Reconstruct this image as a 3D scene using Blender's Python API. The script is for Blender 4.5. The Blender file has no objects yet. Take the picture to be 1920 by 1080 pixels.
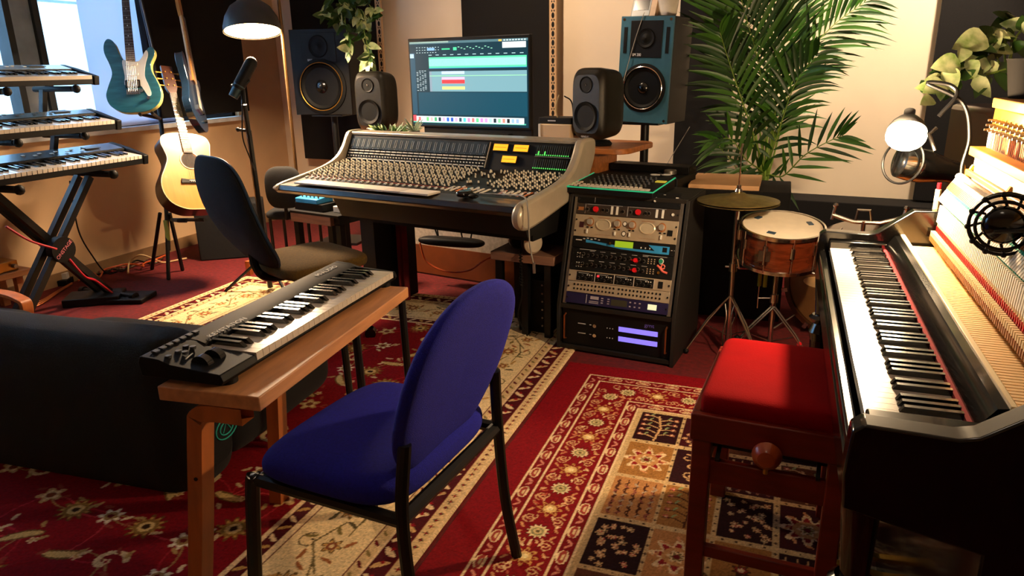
import bpy, math, random
import numpy as np
from mathutils import Vector as V, Matrix as Mx, Euler
random.seed(7)
PI = math.pi
C = bpy.context.scene.collection
R = math.radians
# ------------------------------------------------------------------ camera
F_PX, PITCH, ROLL, YAW, CH = 1350.0, 17.1, 1.0, 20.6, 1.37
_y, _a, _r = R(YAW), R(PITCH), R(ROLL)
FWD = V((-math.sin(_y)*math.cos(_a), math.cos(_y)*math.cos(_a), -math.sin(_a)))
_rt = V((math.cos(_y), math.sin(_y), 0)); _up = _rt.cross(FWD)
RT = _rt*math.cos(_r) - _up*math.sin(_r); UP = _up*math.cos(_r) + _rt*math.sin(_r)
O = V((0, 0, CH))
def at(x, y, X=None, Y=None, Z=None, D=None):
    """room position of a measured photo point, given one known room coordinate (or its distance D)"""
    d = FWD + RT*((x-960)/F_PX) - UP*((y-540)/F_PX)
    if X is not None: t = X/d.x
    elif Y is not None: t = Y/d.y
    elif Z is not None: t = (Z-CH)/d.z
    else: t = D
    return O + d*t
cd = bpy.data.cameras.new('camera'); cam = bpy.data.objects.new('camera', cd); C.objects.link(cam)
cd.sensor_width = 36; cd.lens = 36*F_PX/1920; cd.clip_start = .02
m = Mx((RT, UP, -FWD)).transposed().to_4x4(); m.translation = O; cam.matrix_world = m
bpy.context.scene.camera = cam
# ------------------------------------------------------------------ materials
def lin(h):
    h = h.lstrip('#'); v = [int(h[i:i+2], 16)/255 for i in (0, 2, 4)]
    return tuple(((c+.055)/1.055)**2.4 if c > .04045 else c/12.92 for c in v)
MATS = {}
def mat(name, col='#888888', rough=.5, metal=0, var=.25, scale=8, bump=0, bscale=60, emis=None, es=0, coat=0, sheen=0, trans=0, stretch=None, alpha=1, sss=0, spec=.5, dark=None):
    if name in MATS: return MATS[name]
    m = bpy.data.materials.new(name); m.use_nodes = True
    nt = m.node_tree; n = nt.nodes; l = nt.links; p = n['Principled BSDF']
    c = lin(col) if isinstance(col, str) else col
    tc = n.new('ShaderNodeTexCoord'); src = tc.outputs['Object']
    if stretch:
        mp = n.new('ShaderNodeMapping'); mp.inputs['Scale'].default_value = stretch; l.new(src, mp.inputs[0]); src = mp.outputs[0]
    nz = n.new('ShaderNodeTexNoise'); nz.inputs['Scale'].default_value = scale; nz.inputs['Detail'].default_value = 6
    l.new(src, nz.inputs['Vector'])
    mx = n.new('ShaderNodeMix'); mx.data_type = 'RGBA'
    d = lin(dark) if dark else tuple(x*(1-var) for x in c)
    mx.inputs[6].default_value = (*d, 1); mx.inputs[7].default_value = (*[min(1, x*(1+var*.5)) for x in c], 1)
    rp = n.new('ShaderNodeMapRange'); rp.inputs[1].default_value = .3; rp.inputs[2].default_value = .7
    l.new(nz.outputs[0], rp.inputs[0]); l.new(rp.outputs[0], mx.inputs[0]); l.new(mx.outputs[2], p.inputs['Base Color'])
    p.inputs['Roughness'].default_value = rough; p.inputs['Metallic'].default_value = metal
    p.inputs['Specular IOR Level'].default_value = spec
    if coat: p.inputs['Coat Weight'].default_value = coat; p.inputs['Coat Roughness'].default_value = .08
    if sheen: p.inputs['Sheen Weight'].default_value = sheen; p.inputs['Sheen Roughness'].default_value = .4
    if trans: p.inputs['Transmission Weight'].default_value = trans
    if sss: p.inputs['Subsurface Weight'].default_value = sss; p.inputs['Subsurface Scale'].default_value = .02
    if bump:
        b = n.new('ShaderNodeBump'); b.inputs['Strength'].default_value = bump; b.inputs['Distance'].default_value = .004
        n2 = n.new('ShaderNodeTexNoise'); n2.inputs['Scale'].default_value = bscale; n2.inputs['Detail'].default_value = 4
        l.new(src, n2.inputs['Vector']); l.new(n2.outputs[0], b.inputs['Height']); l.new(b.outputs[0], p.inputs['Normal'])
    if emis:
        p.inputs['Emission Color'].default_value = (*lin(emis), 1); p.inputs['Emission Strength'].default_value = es
    MATS[name] = m; return m
def glow(name, col, s):
    return mat(name, col, .4, var=0, emis=col, es=s)
BLK = mat('black plastic', '#0a0a0b', .55, var=.3, spec=.25)
BLKG = mat('black gloss lacquer', '#070707', .18, coat=.4, var=.3, scale=14)
BLKM = mat('black powder coated metal', '#0b0b0c', .42, metal=.2)
CLOTHK = mat('black cloth', '#0a090a', .95, bump=.6, bscale=350, var=.4, scale=60)
WOOD = mat('birch veneer', '#c98d5e', .45, var=.22, scale=6, stretch=(8, 1, 8), bump=.1, bscale=90)
BENT = mat('laminated beech', '#b5652f', .42, var=.25, scale=5, stretch=(6, 6, 1))
OAK = mat('warm shelf wood', '#b06a35', .5, var=.35, scale=5, stretch=(1, 8, 8))
CHROME = mat('chrome', '#d0ccc8', .16, metal=1, var=.15)
STEEL = mat('brushed steel', '#9a958e', .35, metal=.9, var=.2)
WHITE = mat('white plastic', '#dcdad2', .4, var=.06)
IVORY = mat('white key plastic', '#c9c0b3', .22, var=.05, coat=.3)
EBONY = mat('black key', '#0a0a0b', .22, coat=.6, var=.2)
GREY = mat('dark grey plastic', '#2b2b2e', .5, var=.2)
RED = mat('red plastic', '#d31420', .35, var=.1)
# ------------------------------------------------------------------ geometry
def rotm(r):
    if r is None: return Mx.Identity(3)
    if isinstance(r, (int, float)): return Mx.Rotation(r, 3, 'Z')
    if isinstance(r, Mx): return r.to_3x3()
    return Euler(r).to_matrix()
def frame_z(d):
    d = V(d).normalized(); return d.to_track_quat('Z', 'Y').to_matrix()
class B:
    def __init__(s, mt=None): s.v = []; s.f = []; s.fm = []; s.ms = []; s.i = 0; s.T = None; s.m(mt or BLK)
    def m(s, mt):
        if mt not in s.ms: s.ms.append(mt)
        s.i = s.ms.index(mt); return s
    def add(s, vs, fs):
        k = len(s.v)
        s.v += [tuple(s.T @ V(p)) if s.T else tuple(p) for p in vs]
        s.f += [[a+k for a in f] for f in fs]; s.fm += [s.i]*len(fs); return s
    def box(s, c, d, r=None):
        M = rotm(r); c = V(c); h = V(d)/2
        vs = [c + M @ V((x*h.x, y*h.y, z*h.z)) for x in (-1, 1) for y in (-1, 1) for z in (-1, 1)]
        return s.add(vs, [(0, 1, 3, 2), (4, 6, 7, 5), (0, 4, 5, 1), (2, 3, 7, 6), (0, 2, 6, 4), (1, 5, 7, 3)])
    def bb(s, a, b):
        a = V(a); b = V(b); return s.box((a+b)/2, [abs(q) for q in (b-a)])
    def cyl(s, a, b, r, r2=None, n=14, cap=True):
        a = V(a); b = V(b); r2 = r if r2 is None else r2; M = frame_z(b-a); vs = []
        for p, q in ((a, r), (b, r2)):
            vs += [p + M @ V((q*math.cos(2*PI*i/n), q*math.sin(2*PI*i/n), 0)) for i in range(n)]
        fs = [(i, (i+1) % n, n+(i+1) % n, n+i) for i in range(n)]
        if cap: fs += [tuple(range(n-1, -1, -1)), tuple(range(n, 2*n))]
        return s.add(vs, fs)
    def tube(s, pts, r, n=8, rr=None, closed=False):
        P = [V(p) for p in pts]; k = len(P); vs = []; fs = []; up = None
        for i, p in enumerate(P):
            if closed: t = P[(i+1) % k]-P[i-1]
            else: t = P[min(i+1, k-1)]-P[max(i-1, 0)]
            if t.length < 1e-9: t = V((0, 0, 1))
            t.normalize()
            if up is None:
                up = V((0, 0, 1)) if abs(t.z) < .9 else V((1, 0, 0))
            x = t.cross(up)
            if x.length < 1e-6: x = t.cross(V((1, 0, 0)))
            x.normalize(); up = x.cross(t).normalized()
            q = rr[i] if rr else r
            vs += [p + x*(q*math.cos(2*PI*j/n)) + up*(q*math.sin(2*PI*j/n)) for j in range(n)]
        for i in range(k if closed else k-1):
            a = i*n; b = ((i+1) % k)*n
            fs += [(a+j, a+(j+1) % n, b+(j+1) % n, b+j) for j in range(n)]
        if not closed: fs += [tuple(range(n-1, -1, -1)), tuple(range((k-1)*n, k*n))]
        return s.add(vs, fs)
    def lathe(s, prof, c=(0, 0, 0), r=None, n=28, sx=1, sy=1, cap=True):
        M = rotm(r); c = V(c); vs = []; fs = []; k = len(prof)
        for (q, z) in prof:
            vs += [c + M @ V((q*sx*math.cos(2*PI*i/n), q*sy*math.sin(2*PI*i/n), z)) for i in range(n)]
        for a in range(k-1):
            fs += [(a*n+i, a*n+(i+1) % n, (a+1)*n+(i+1) % n, (a+1)*n+i) for i in range(n)]
        if cap and prof[0][0] > 1e-5: fs.append(tuple(range(n-1, -1, -1)))
        if cap and prof[-1][0] > 1e-5: fs.append(tuple(range((k-1)*n, k*n)))
        return s.add(vs, fs)
    def prism(s, poly, h0, h1, M=None):
        """poly in local xy, extruded in local z, by matrix M"""
        M = M or Mx.Identity(4); n = len(poly)
        ar = sum(poly[i][0]*poly[(i+1) % n][1]-poly[(i+1) % n][0]*poly[i][1] for i in range(n))
        if ar < 0: poly = poly[::-1]
        vs = [M @ V((x, y, h0)) for x, y in poly] + [M @ V((x, y, h1)) for x, y in poly]
        return s.add(vs, [tuple(range(n-1, -1, -1)), tuple(range(n, 2*n))] + [(i, (i+1) % n, n+(i+1) % n, n+i) for i in range(n)])
    def ball(s, c, r, n=16, rot=None):
        r = (r, r, r) if isinstance(r, (int, float)) else r; M = rotm(rot); c = V(c); vs = []; fs = []; k = n//2
        for a in range(k+1):
            t = PI*a/k
            for i in range(n):
                p = 2*PI*i/n; vs.append(c + M @ V((r[0]*math.sin(t)*math.cos(p), r[1]*math.sin(t)*math.sin(p), r[2]*math.cos(t))))
        for a in range(k): fs += [(a*n+i, (a+1)*n+i, (a+1)*n+(i+1) % n, a*n+(i+1) % n) for i in range(n)]
        return s.add(vs, fs)
    def grid(s, fn, nu, nv, closeu=False):
        vs = [fn(i/(nu if closeu else nu-1), j/(nv-1)) for j in range(nv) for i in range(nu)]
        fs = []
        for j in range(nv-1):
            for i in range(nu if closeu else nu-1):
                fs.append((j*nu+i, j*nu+(i+1) % nu, (j+1)*nu+(i+1) % nu, (j+1)*nu+i))
        return s.add(vs, fs)
    def cushion(s, c, d, r=None, e=.35, n=24, pinch=.0):
        """soft superellipsoid pad"""
        M = rotm(r); c = V(c)
        def sg(x, p): return math.copysign(abs(x)**p, x)
        def fn(u, v):
            a = 2*PI*u; b = PI*(v-.5)
            return c + M @ V((d[0]/2*sg(math.cos(b), e)*sg(math.cos(a), e), d[1]/2*sg(math.cos(b), e)*sg(math.sin(a), e), d[2]/2*sg(math.sin(b), .75)))
        return s.grid(fn, n*2, n, True)
    def leaf(s, base, tip, w, nrm=(0, 0, 1), droop=0, n=6, fold=.25, shape=.8):
        base = V(base); tip = V(tip); t = tip-base; L = t.length; t.normalize(); nn = V(nrm); x = t.cross(nn)
        if x.length < 1e-4: x = t.cross(V((1, .2, 0)))
        x.normalize(); nn = x.cross(t).normalized(); vs = []; fs = []
        for i in range(n+1):
            u = i/n; ww = w/2*math.sin(PI*min(1, u**shape*.98+.02))**.8 if i < n else 0
            p = base + t*(L*u) + V((0, 0, -1))*(droop*L*u*u)
            vs += [p - x*ww + nn*(ww*fold), p, p + x*ww + nn*(ww*fold)]
        for i in range(n):
            a = i*3; fs += [(a, a+1, a+4, a+3), (a+1, a+2, a+5, a+4)]
        return s.add(vs, fs)
    def mesh(s, name, smooth=35):
        me = bpy.data.meshes.new(name); me.from_pydata(s.v, [], s.f)
        for q in s.ms: me.materials.append(q)
        me.polygons.foreach_set('material_index', s.fm)
        me.validate()
        if smooth:
            me.polygons.foreach_set('use_smooth', [True]*len(me.polygons)); me.set_sharp_from_angle(angle=R(smooth))
        me.update(); return me
    def build(s, name, parent=None, label=None, bev=0, smooth=35, sub=0, **kw):
        o = bpy.data.objects.new(name, s.mesh(name, smooth)); C.objects.link(o)
        if parent is not None: o.parent = parent
        if label: o['label'] = label
        if bev:
            md = o.modifiers.new('b', 'BEVEL'); md.width = bev; md.segments = 2; md.limit_method = 'ANGLE'; md.angle_limit = R(40)
        if sub:
            md = o.modifiers.new('s', 'SUBSURF'); md.levels = sub; md.render_levels = sub
        for k, q in kw.items(): o[k] = q
        return o
def thing(name, label, cat, loc=(0, 0, 0), rot=0, group=None):
    o = bpy.data.objects.new(name, None); C.objects.link(o); o.empty_display_size = .05
    o.location = loc; o.rotation_euler = rot if isinstance(rot, (tuple, Euler)) else (0, 0, rot)
    o['label'] = label; o['category'] = cat
    if group: o['group'] = group
    return o
def tag(o, label, cat, group=None, kind=None):
    o['label'] = label; o['category'] = cat
    if group: o['group'] = group
    if kind: o['kind'] = kind
    return o
def struct(o): o['kind'] = 'structure'; return o
def inst(o, parent, loc=(0, 0, 0), rot=None, scale=None, name=None):
    c = o.copy(); C.objects.link(c); c.parent = parent; c.location = loc
    if name: c.name = name
    if rot is not None: c.rotation_euler = rot
    if scale: c.scale = scale
    return c
class Many:
    """first call builds the part, later calls copy it"""
    def __init__(s, b, name, smooth=35): s.me = b.mesh(name, smooth); s.name = name
    def put(s, parent, loc=(0, 0, 0), rot=(0, 0, 0), scale=(1, 1, 1)):
        o = bpy.data.objects.new(s.name, s.me); C.objects.link(o); o.parent = parent
        o.location = loc; o.rotation_euler = rot; o.scale = scale; return o
def text(name, body, size, mt, parent, M, depth=.0006, align='CENTER', font_shear=0, sx=1):
    cu = bpy.data.curves.new(name, 'FONT'); cu.body = body; cu.size = size; cu.extrude = depth/2; cu.align_x = align; cu.align_y = 'CENTER'; cu.shear = font_shear
    to = bpy.data.objects.new(name, cu); C.objects.link(to)
    dg = bpy.context.evaluated_depsgraph_get(); me = bpy.data.meshes.new_from_object(to.evaluated_get(dg))
    bpy.data.objects.remove(to)
    me.materials.clear(); me.materials.append(mt)
    me.transform(M @ Mx.Diagonal((sx, 1, 1, 1)))
    o = bpy.data.objects.new(name, me); C.objects.link(o)
    if parent is not None: o.parent = parent
    return o
def MT(loc=(0, 0, 0), rot=(0, 0, 0)):
    return Mx.Translation(loc) @ (Euler(rot).to_matrix().to_4x4() if not isinstance(rot, Mx) else rot.to_4x4())
def basis(o, x, y):
    """matrix with local x,y axes along x,y at origin o"""
    x = V(x).normalized(); z = x.cross(V(y)).normalized(); y = z.cross(x)
    M = Mx((x, y, z)).transposed().to_4x4(); M.translation = V(o); return M
def rrect(w, h, r, n=5, cx=0, cy=0):
    out = []
    for sx, sy, a0 in ((1, 1, 0), (-1, 1, 90), (-1, -1, 180), (1, -1, 270)):
        for i in range(n+1):
            a = R(a0+90*i/n); out.append((cx+sx*(w/2-r)+r*math.cos(a), cy+sy*(h/2-r)+r*math.sin(a)))
    return out
def smoothpoly(pts, k=4):
    """closed Catmull-Rom"""
    n = len(pts); out = []
    for i in range(n):
        p0, p1, p2, p3 = (V((*pts[(i+j) % n], 0)) for j in (-1, 0, 1, 2))
        for q in range(k):
            t = q/k; out.append(tuple((.5*((2*p1)+(p2-p0)*t+(2*p0-5*p1+4*p2-p3)*t*t+(3*p1-p0-3*p2+p3)*t**3))[:2]))
    return out
def curve(pts, k=8):
    P = [V(p) for p in pts]; P = [P[0]*2-P[1]]+P+[P[-1]*2-P[-2]]; out = []
    for i in range(1, len(P)-2):
        p0, p1, p2, p3 = P[i-1:i+3]
        for q in range(k):
            t = q/k; out.append(.5*((2*p1)+(p2-p0)*t+(2*p0-5*p1+4*p2-p3)*t*t+(3*p1-p0-3*p2+p3)*t**3))
    return out+[P[-2]]
# ================================================================== THE ROOM
WALL = mat('painted plaster wall', '#d2b088', .85, var=.08, scale=3, bump=.15, bscale=120)
WALLW = mat('painted plaster end wall', '#f3dfc4', .8, var=.05, scale=3, bump=.1, bscale=120)
CARPET = mat('red carpet', '#640307', .95, var=.45, scale=40, bump=.7, bscale=300)
XW = -4.53
def backY(x): return 5.9-.11*(x-XW)
b = B(CARPET); b.bb((XW-.2, -2.2, -.05), (2.4, 6.2, 0)); struct(b.build('floor'))
b = B(mat('white ceiling', '#cfc9c0', .9)); b.bb((XW-.2, -2.2, 2.7), (2.4, 6.3, 2.8)); struct(b.build('ceiling'))
# left wall with its window opening
WZ0, WZ1, WY0, WY1 = .99, 2.35, 1.2, 5.28
b = B(WALL)
b.bb((XW-.2, -2.2, 0), (XW, 6.2, WZ0)); b.bb((XW-.2, -2.2, WZ1), (XW, 6.2, 2.7))
b.bb((XW-.2, -2.2, WZ0), (XW, WY0, WZ1)); b.bb((XW-.2, WY1, WZ0), (XW, 6.2, WZ1))
struct(b.build('wall_left'))
b = B(WALLW)
ang = math.atan(-.11)
b.box(((XW+2.4)/2, backY((XW+2.4)/2)+.1, 1.35), (7.4, .2, 2.7), ang); struct(b.build('wall_back'))
b = B(WALL); b.bb((2.2, -2.2, 0), (2.4, 6.2, 2.7)); struct(b.build('wall_right'))
b = B(WALL); b.bb((XW-.2, -2.4, 0), (2.4, -2.2, 2.7)); struct(b.build('wall_front'))
b = B(mat('grey skirting board', '#8a6a48', .6)); b.bb((XW, -2.2, 0), (XW+.018, 5.85, .085)); struct(b.build('baseboard_left'))
b = B(mat('white sill', '#d8dbe0', .45)); b.bb((XW-.02, WY0, WZ0-.03), (XW+.07, WY1+.03, WZ0+.005)); struct(b.build('trim_1', bev=.004))
FR = mat('dark window frame', '#20262b', .4)
FRG = mat('grey window post', '#8b98a6', .5)
GL = mat('window glass', '#ffffff', .02, trans=1, var=0); GL.node_tree.nodes['Principled BSDF'].inputs['IOR'].default_value = 1.01
w = bpy.data.objects.new('window_1', None); C.objects.link(w); w['kind'] = 'structure'
b = B(FR)
for y in (WY0+.02, WY1-.02): b.bb((XW-.12, y-.02, WZ0), (XW-.04, y+.02, WZ1))
b.bb((XW-.12, WY0, WZ0), (XW-.04, WY1, WZ0+.04)); b.bb((XW-.12, WY0, WZ1-.04), (XW-.04, WY1, WZ1))
for y in (3.36, 3.555, 1.9): b.bb((XW-.12, y-.022, WZ0), (XW-.02, y+.022, WZ1))
b.build('window_frame', w)
b = B(FRG); b.bb((XW-.11, 3.375, WZ0), (XW-.045, 3.54, WZ1)); b.build('window_post', w, label='grey post between dark frames')
b = B(GL); b.bb((XW-.085, WY0+.04, WZ0+.04), (XW-.08, 3.35, WZ1-.04)); b.build('pane', w)
b = B(GL); b.bb((XW-.085, 3.56, WZ0+.04), (XW-.08, 5.26, WZ1-.04)); b.build('pane', w)
# pale translucent blind drawn over the third pane
m = bpy.data.materials.new('translucent blind'); m.use_nodes = True; nt = m.node_tree; p = nt.nodes['Principled BSDF']
tr = nt.nodes.new('ShaderNodeBsdfTranslucent'); tr.inputs[0].default_value = (.86, .88, 1, 1); ms = nt.nodes.new('ShaderNodeMixShader'); ms.inputs[0].default_value = .5
nzb = nt.nodes.new('ShaderNodeTexNoise'); nzb.inputs['Scale'].default_value = 200
p.inputs['Base Color'].default_value = (.75, .78, .9, 1); p.inputs['Roughness'].default_value = .8
nt.links.new(p.outputs[0], ms.inputs[1]); nt.links.new(tr.outputs[0], ms.inputs[2]); nt.links.new(ms.outputs[0], nt.nodes['Material Output'].inputs[0])
b = B(m); b.bb((XW-.03, 3.87, WZ0+.01), (XW-.027, 4.6, WZ1-.02))
tag(b.build('roller_blind'), 'pale lavender blind drawn over the window pane behind the teal guitar', 'blind')
# street facade outside
FA = mat('pale render facade', '#b4d2e4', .8, var=.05, scale=1)
FB = mat('facade joint', '#4a6470', .7)
b = B(FA); b.bb((-8.2, -4, -1.2), (-7.9, 11, 6))
b.m(FB)
for z in (-.3, .55, 1.25, 2.15, 3.1): b.bb((-7.9, -4, z), (-7.88, 11, z+.025))
for y in (1.6, 3.2, 4.6, 5.35, 6.9, 8.3): b.bb((-7.9, y, -1.2), (-7.86, y+.05, 6))
b.m(mat('facade glazing', '#9fb9c6', .15)); b.bb((-7.9, 5.45, 1.3), (-7.87, 6.8, 2.1)); b.bb((-7.9, 7.0, 1.3), (-7.87, 8.2, 2.1))
tag(b.build('building_facade'), 'pale building facade with thin joints seen through the window', 'building')
b = B(mat('street asphalt', '#9aa0a3', .9)); b.bb((-8.2, -4, -1.3), (-4.8, 11, -1.2)); tag(b.build('street'), 'pale street surface outside the window', 'street')
# ================================================================== LIGHT
def light(name, kind, loc, power, col, size=.05, rot=None, parent=None):
    ld = bpy.data.lights.new(name, kind); ld.energy = power; ld.color = col
    if kind == 'AREA': ld.shape = 'DISK'; ld.size = size
    else: ld.shadow_soft_size = size
    o = bpy.data.objects.new(name, ld); C.objects.link(o); o.location = loc
    if rot: o.rotation_euler = rot
    return o
wd = bpy.data.worlds.new('daylight'); bpy.context.scene.world = wd; wd.use_nodes = True
nt = wd.node_tree; bg = nt.nodes['Background']
sk = nt.nodes.new('ShaderNodeTexSky'); sk.sky_type = 'HOSEK_WILKIE'; sk.turbidity = 5; sk.sun_direction = V((-.6, -.3, .75)).normalized()
mxw = nt.nodes.new('ShaderNodeMix'); mxw.data_type = 'RGBA'; mxw.inputs[0].default_value = .6
nt.links.new(sk.outputs[0], mxw.inputs[6]); mxw.inputs[7].default_value = (.50, .74, 1, 1)
nt.links.new(mxw.outputs[2], bg.inputs[0]); bg.inputs[1].default_value = 10
vs = bpy.context.scene.view_settings
bpy.context.scene.display_settings.display_device = 'sRGB'
vs.view_transform = 'Standard'; vs.look = 'None'; vs.gamma = 1; vs.use_curve_mapping = False; vs.exposure = 0.5
# ================================================================== RUGS
class Rug:
    def __init__(s, x0, x1, y0, y1, res):
        s.x0, s.y0, s.res = x0, y0, res; s.nx = int(round((x1-x0)/res))+1; s.ny = int(round((y1-y0)/res))+1
        s.x1 = x0+(s.nx-1)*res; s.y1 = y0+(s.ny-1)*res
        s.X, s.Y = np.meshgrid(np.linspace(x0, s.x1, s.nx), np.linspace(y0, s.y1, s.ny)); s.c = np.zeros((s.ny, s.nx, 3))
    def fill(s, x0, x1, y0, y1, col):
        m = (s.X >= x0) & (s.X <= x1) & (s.Y >= y0) & (s.Y <= y1); s.c[m] = lin(col)
    def win(s, cx, cy, r):
        i0 = max(0, int((cx-r-s.x0)/s.res)); i1 = min(s.nx, int((cx+r-s.x0)/s.res)+2); j0 = max(0, int((cy-r-s.y0)/s.res)); j1 = min(s.ny, int((cy+r-s.y0)/s.res)+2)
        return slice(j0, j1), slice(i0, i1)
    def flower(s, cx, cy, r, cols, n=8, a0=0, sx=1):
        w = s.win(cx, cy, r*1.3*max(1, 1/sx))
        dx = (s.X[w]-cx)*sx; dy = s.Y[w]-cy; d = np.hypot(dx, dy); th = np.arctan2(dy, dx)+a0; sub = s.c[w]
        k = len(cols)
        for q, col in enumerate(cols):
            rr = r*(1-q/k*.95)*(.78+.22*np.cos(n*th)) if q < 2 else r*(1-q/k)
            sub[d < rr] = lin(col)
    def leaf(s, cx, cy, L, wd_, a, col, edge=None):
        w = s.win(cx, cy, L); dx = s.X[w]-cx; dy = s.Y[w]-cy; u = (dx*math.cos(a)+dy*math.sin(a))/L; v = (-dx*math.sin(a)+dy*math.cos(a))
        v = v+.25*L*(u*u-.3); sub = s.c[w]; hw = wd_*np.sqrt(np.clip(1-(2*u)**2, 0, 1))
        if edge: sub[(abs(v) < hw+s.res*.9) & (abs(u) < .5)] = lin(edge)
        sub[(abs(v) < hw*.8) & (abs(u) < .47)] = lin(col)
    def line(s, pts, r, col):
        cl = lin(col)
        for i in range(len(pts)-1):
            (xa, ya), (xb, yb) = pts[i], pts[i+1]; L = math.hypot(xb-xa, yb-ya); k = max(1, int(L/(s.res*.8)))
            for q in range(k):
                x = xa+(xb-xa)*q/k; y = ya+(yb-ya)*q/k; w = s.win(x, y, r); sub = s.c[w]
                sub[np.hypot(s.X[w]-x, s.Y[w]-y) <= r] = cl
    def spiral(s, cx, cy, r, a0, col, lw, turns=1.1, sg=1):
        s.line([(cx+r*(1-.75*t/20)*math.cos(a0+sg*turns*2*PI*t/20), cy+r*(1-.75*t/20)*math.sin(a0+sg*turns*2*PI*t/20)) for t in range(21)], lw, col)
    def build(s, name, z, label, cat, rng):
        n = s.nx*s.ny
        noise = rng.normal(1, .16, (s.ny, s.nx, 1)); c = np.clip(s.c*noise, 0, 1)
        zz = z+rng.uniform(0, .0016, (s.ny, s.nx)); ed = .006
        zz[0, :] = zz[-1, :] = 0.001; zz[:, 0] = zz[:, -1] = 0.001
        co = np.stack([s.X, s.Y, zz], -1).reshape(-1, 3).astype('f4')
        i = np.arange(s.nx-1)[None, :]+np.arange(s.ny-1)[:, None]*s.nx; i = i.reshape(-1)
        f = np.stack([i, i+1, i+1+s.nx, i+s.nx], -1)
        me = bpy.data.meshes.new(name); me.vertices.add(n); me.vertices.foreach_set('co', co.ravel())
        nf = len(f); me.loops.add(nf*4); me.loops.foreach_set('vertex_index', f.ravel().astype('i4'))
        me.polygons.add(nf); me.polygons.foreach_set('loop_start', np.arange(nf, dtype='i4')*4)
        me.polygons.foreach_set('use_smooth', np.ones(nf, dtype=bool)); me.update(calc_edges=True)
        at_ = me.color_attributes.new('pile', 'FLOAT_COLOR', 'POINT')
        at_.data.foreach_set('color', np.concatenate([c.reshape(-1, 3), np.ones((n, 1))], 1).astype('f4').ravel())
        m = bpy.data.materials.new(name+' wool'); m.use_nodes = True; nt = m.node_tree; p = nt.nodes['Principled BSDF']
        a = nt.nodes.new('ShaderNodeVertexColor'); a.layer_name = 'pile'
        nz = nt.nodes.new('ShaderNodeTexNoise'); nz.inputs['Scale'].default_value = 500; tc = nt.nodes.new('ShaderNodeTexCoord'); nt.links.new(tc.outputs['Object'], nz.inputs['Vector'])
        mr = nt.nodes.new('ShaderNodeMapRange'); mr.inputs[3].default_value = .55; mr.inputs[4].default_value = 1.35; nt.links.new(nz.outputs[0], mr.inputs[0])
        mu = nt.nodes.new('ShaderNodeVectorMath'); mu.operation = 'MULTIPLY'; nt.links.new(a.outputs[0], mu.inputs[0]); nt.links.new(mr.outputs[0], mu.inputs[1])
        nt.links.new(mu.outputs[0], p.inputs['Base Color']); p.inputs['Roughness'].default_value = .95; p.inputs['Specular IOR Level'].default_value = .15
        me.materials.append(m)
        o = bpy.data.objects.new(name, me); C.objects.link(o); return tag(o, label, cat)
rng = np.random.default_rng(3); rd = random.Random(5)
CREAM, GOLD, DRED, MRED, NAVY, OLV, PINK = '#e0c295', '#b48a4a', '#5c060e', '#8e0c18', '#140d18', '#7d6a3c', '#c98070'
# --- rug 1: red field with flowers, wide cream border
g = Rug(-3.42, -.89, .25, 3.86, .0045)
x0, x1, y0, y1 = g.x0, g.x1, g.y0, g.y1
g.c[:] = lin('#7c0713')
def ring(g, d0, d1, col, b=None):
    bx0, bx1, by0, by1 = b or (g.x0, g.x1, g.y0, g.y1)
    d = np.minimum(np.minimum(g.X-bx0, bx1-g.X), np.minimum(g.Y-by0, by1-g.Y)); g.c[(d >= d0) & (d < d1)] = lin(col)
ring(g, 0, .012, CREAM); ring(g, .012, .05, '#d8b684'); ring(g, .05, .056, DRED); ring(g, .056, .12, '#4a0810'); ring(g, .12, .126, CREAM); ring(g, .126, .165, '#cfae7e'); ring(g, .165, .17, DRED)
ring(g, .17, .41, '#e4c896'); ring(g, .41, .416, DRED); ring(g, .416, .44, CREAM); ring(g, .44, .485, '#4a0810'); ring(g, .485, .5, CREAM)
def along(g, d, step, fn):
    """walk the ring at inset d"""
    for (ax, ay, bx, by) in ((g.x1-d, g.y0+d, g.x1-d, g.y1-d), (g.x0+d, g.y1-d, g.x0+d, g.y0+d), (g.x0+d, g.y1-d, g.x1-d, g.y1-d)):
        L = math.hypot(bx-ax, by-ay); n = int(L/step); a = math.atan2(by-ay, bx-ax)
        for i in range(n):
            t = (i+.5)/n; fn(ax+(bx-ax)*t, ay+(by-ay)*t, a, i)
along(g, .031, .035, lambda x, y, a, i: g.flower(x, y, .010, ['#3a2a18', MRED], 4))
along(g, .088, .062, lambda x, y, a, i: (g.leaf(x, y, .06, .013, a+(.9 if i % 2 else -.9), CREAM if i % 3 else '#c9a06a'), g.flower(x+.012*math.cos(a), y+.012*math.sin(a), .009, [MRED], 4)))
along(g, .146, .05, lambda x, y, a, i: g.leaf(x, y, .034, .007, a+.7, DRED if i % 2 else OLV))
along(g, .462, .05, lambda x, y, a, i: g.leaf(x, y, .045, .010, a+(.9 if i % 2 else -.9), CREAM if i % 2 else GOLD))
def bord(x, y, a, i):
    nx, ny = -math.sin(a), math.cos(a); sg = 1 if i % 2 else -1
    big = i % 2 == 0
    g.line([(x-.12*math.cos(a)+nx*.05*math.sin(-1), y-.12*math.sin(a)), (x+nx*.045*sg, y+ny*.045*sg), (x+.12*math.cos(a), y+.12*math.sin(a))], .0035, '#6b5a34')
    g.spiral(x+nx*.06*sg, y+ny*.06*sg, .04, a, '#5a4728', .003, 1, sg)
    g.flower(x-nx*.02*sg, y-ny*.02*sg, .05 if big else .036, ['#6b5126', '#c99a58', '#8a4a2a', '#e2c48c'], 10 if big else 6)
    for q in range(5):
        aa = a+q*1.25+i; rr = .075
        g.leaf(x+rr*math.cos(aa), y+rr*math.sin(aa), .05, .009, aa+.7, rd.choice(['#7b6a38', '#9a5c30', '#53482a', '#b98a4a']))
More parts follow.
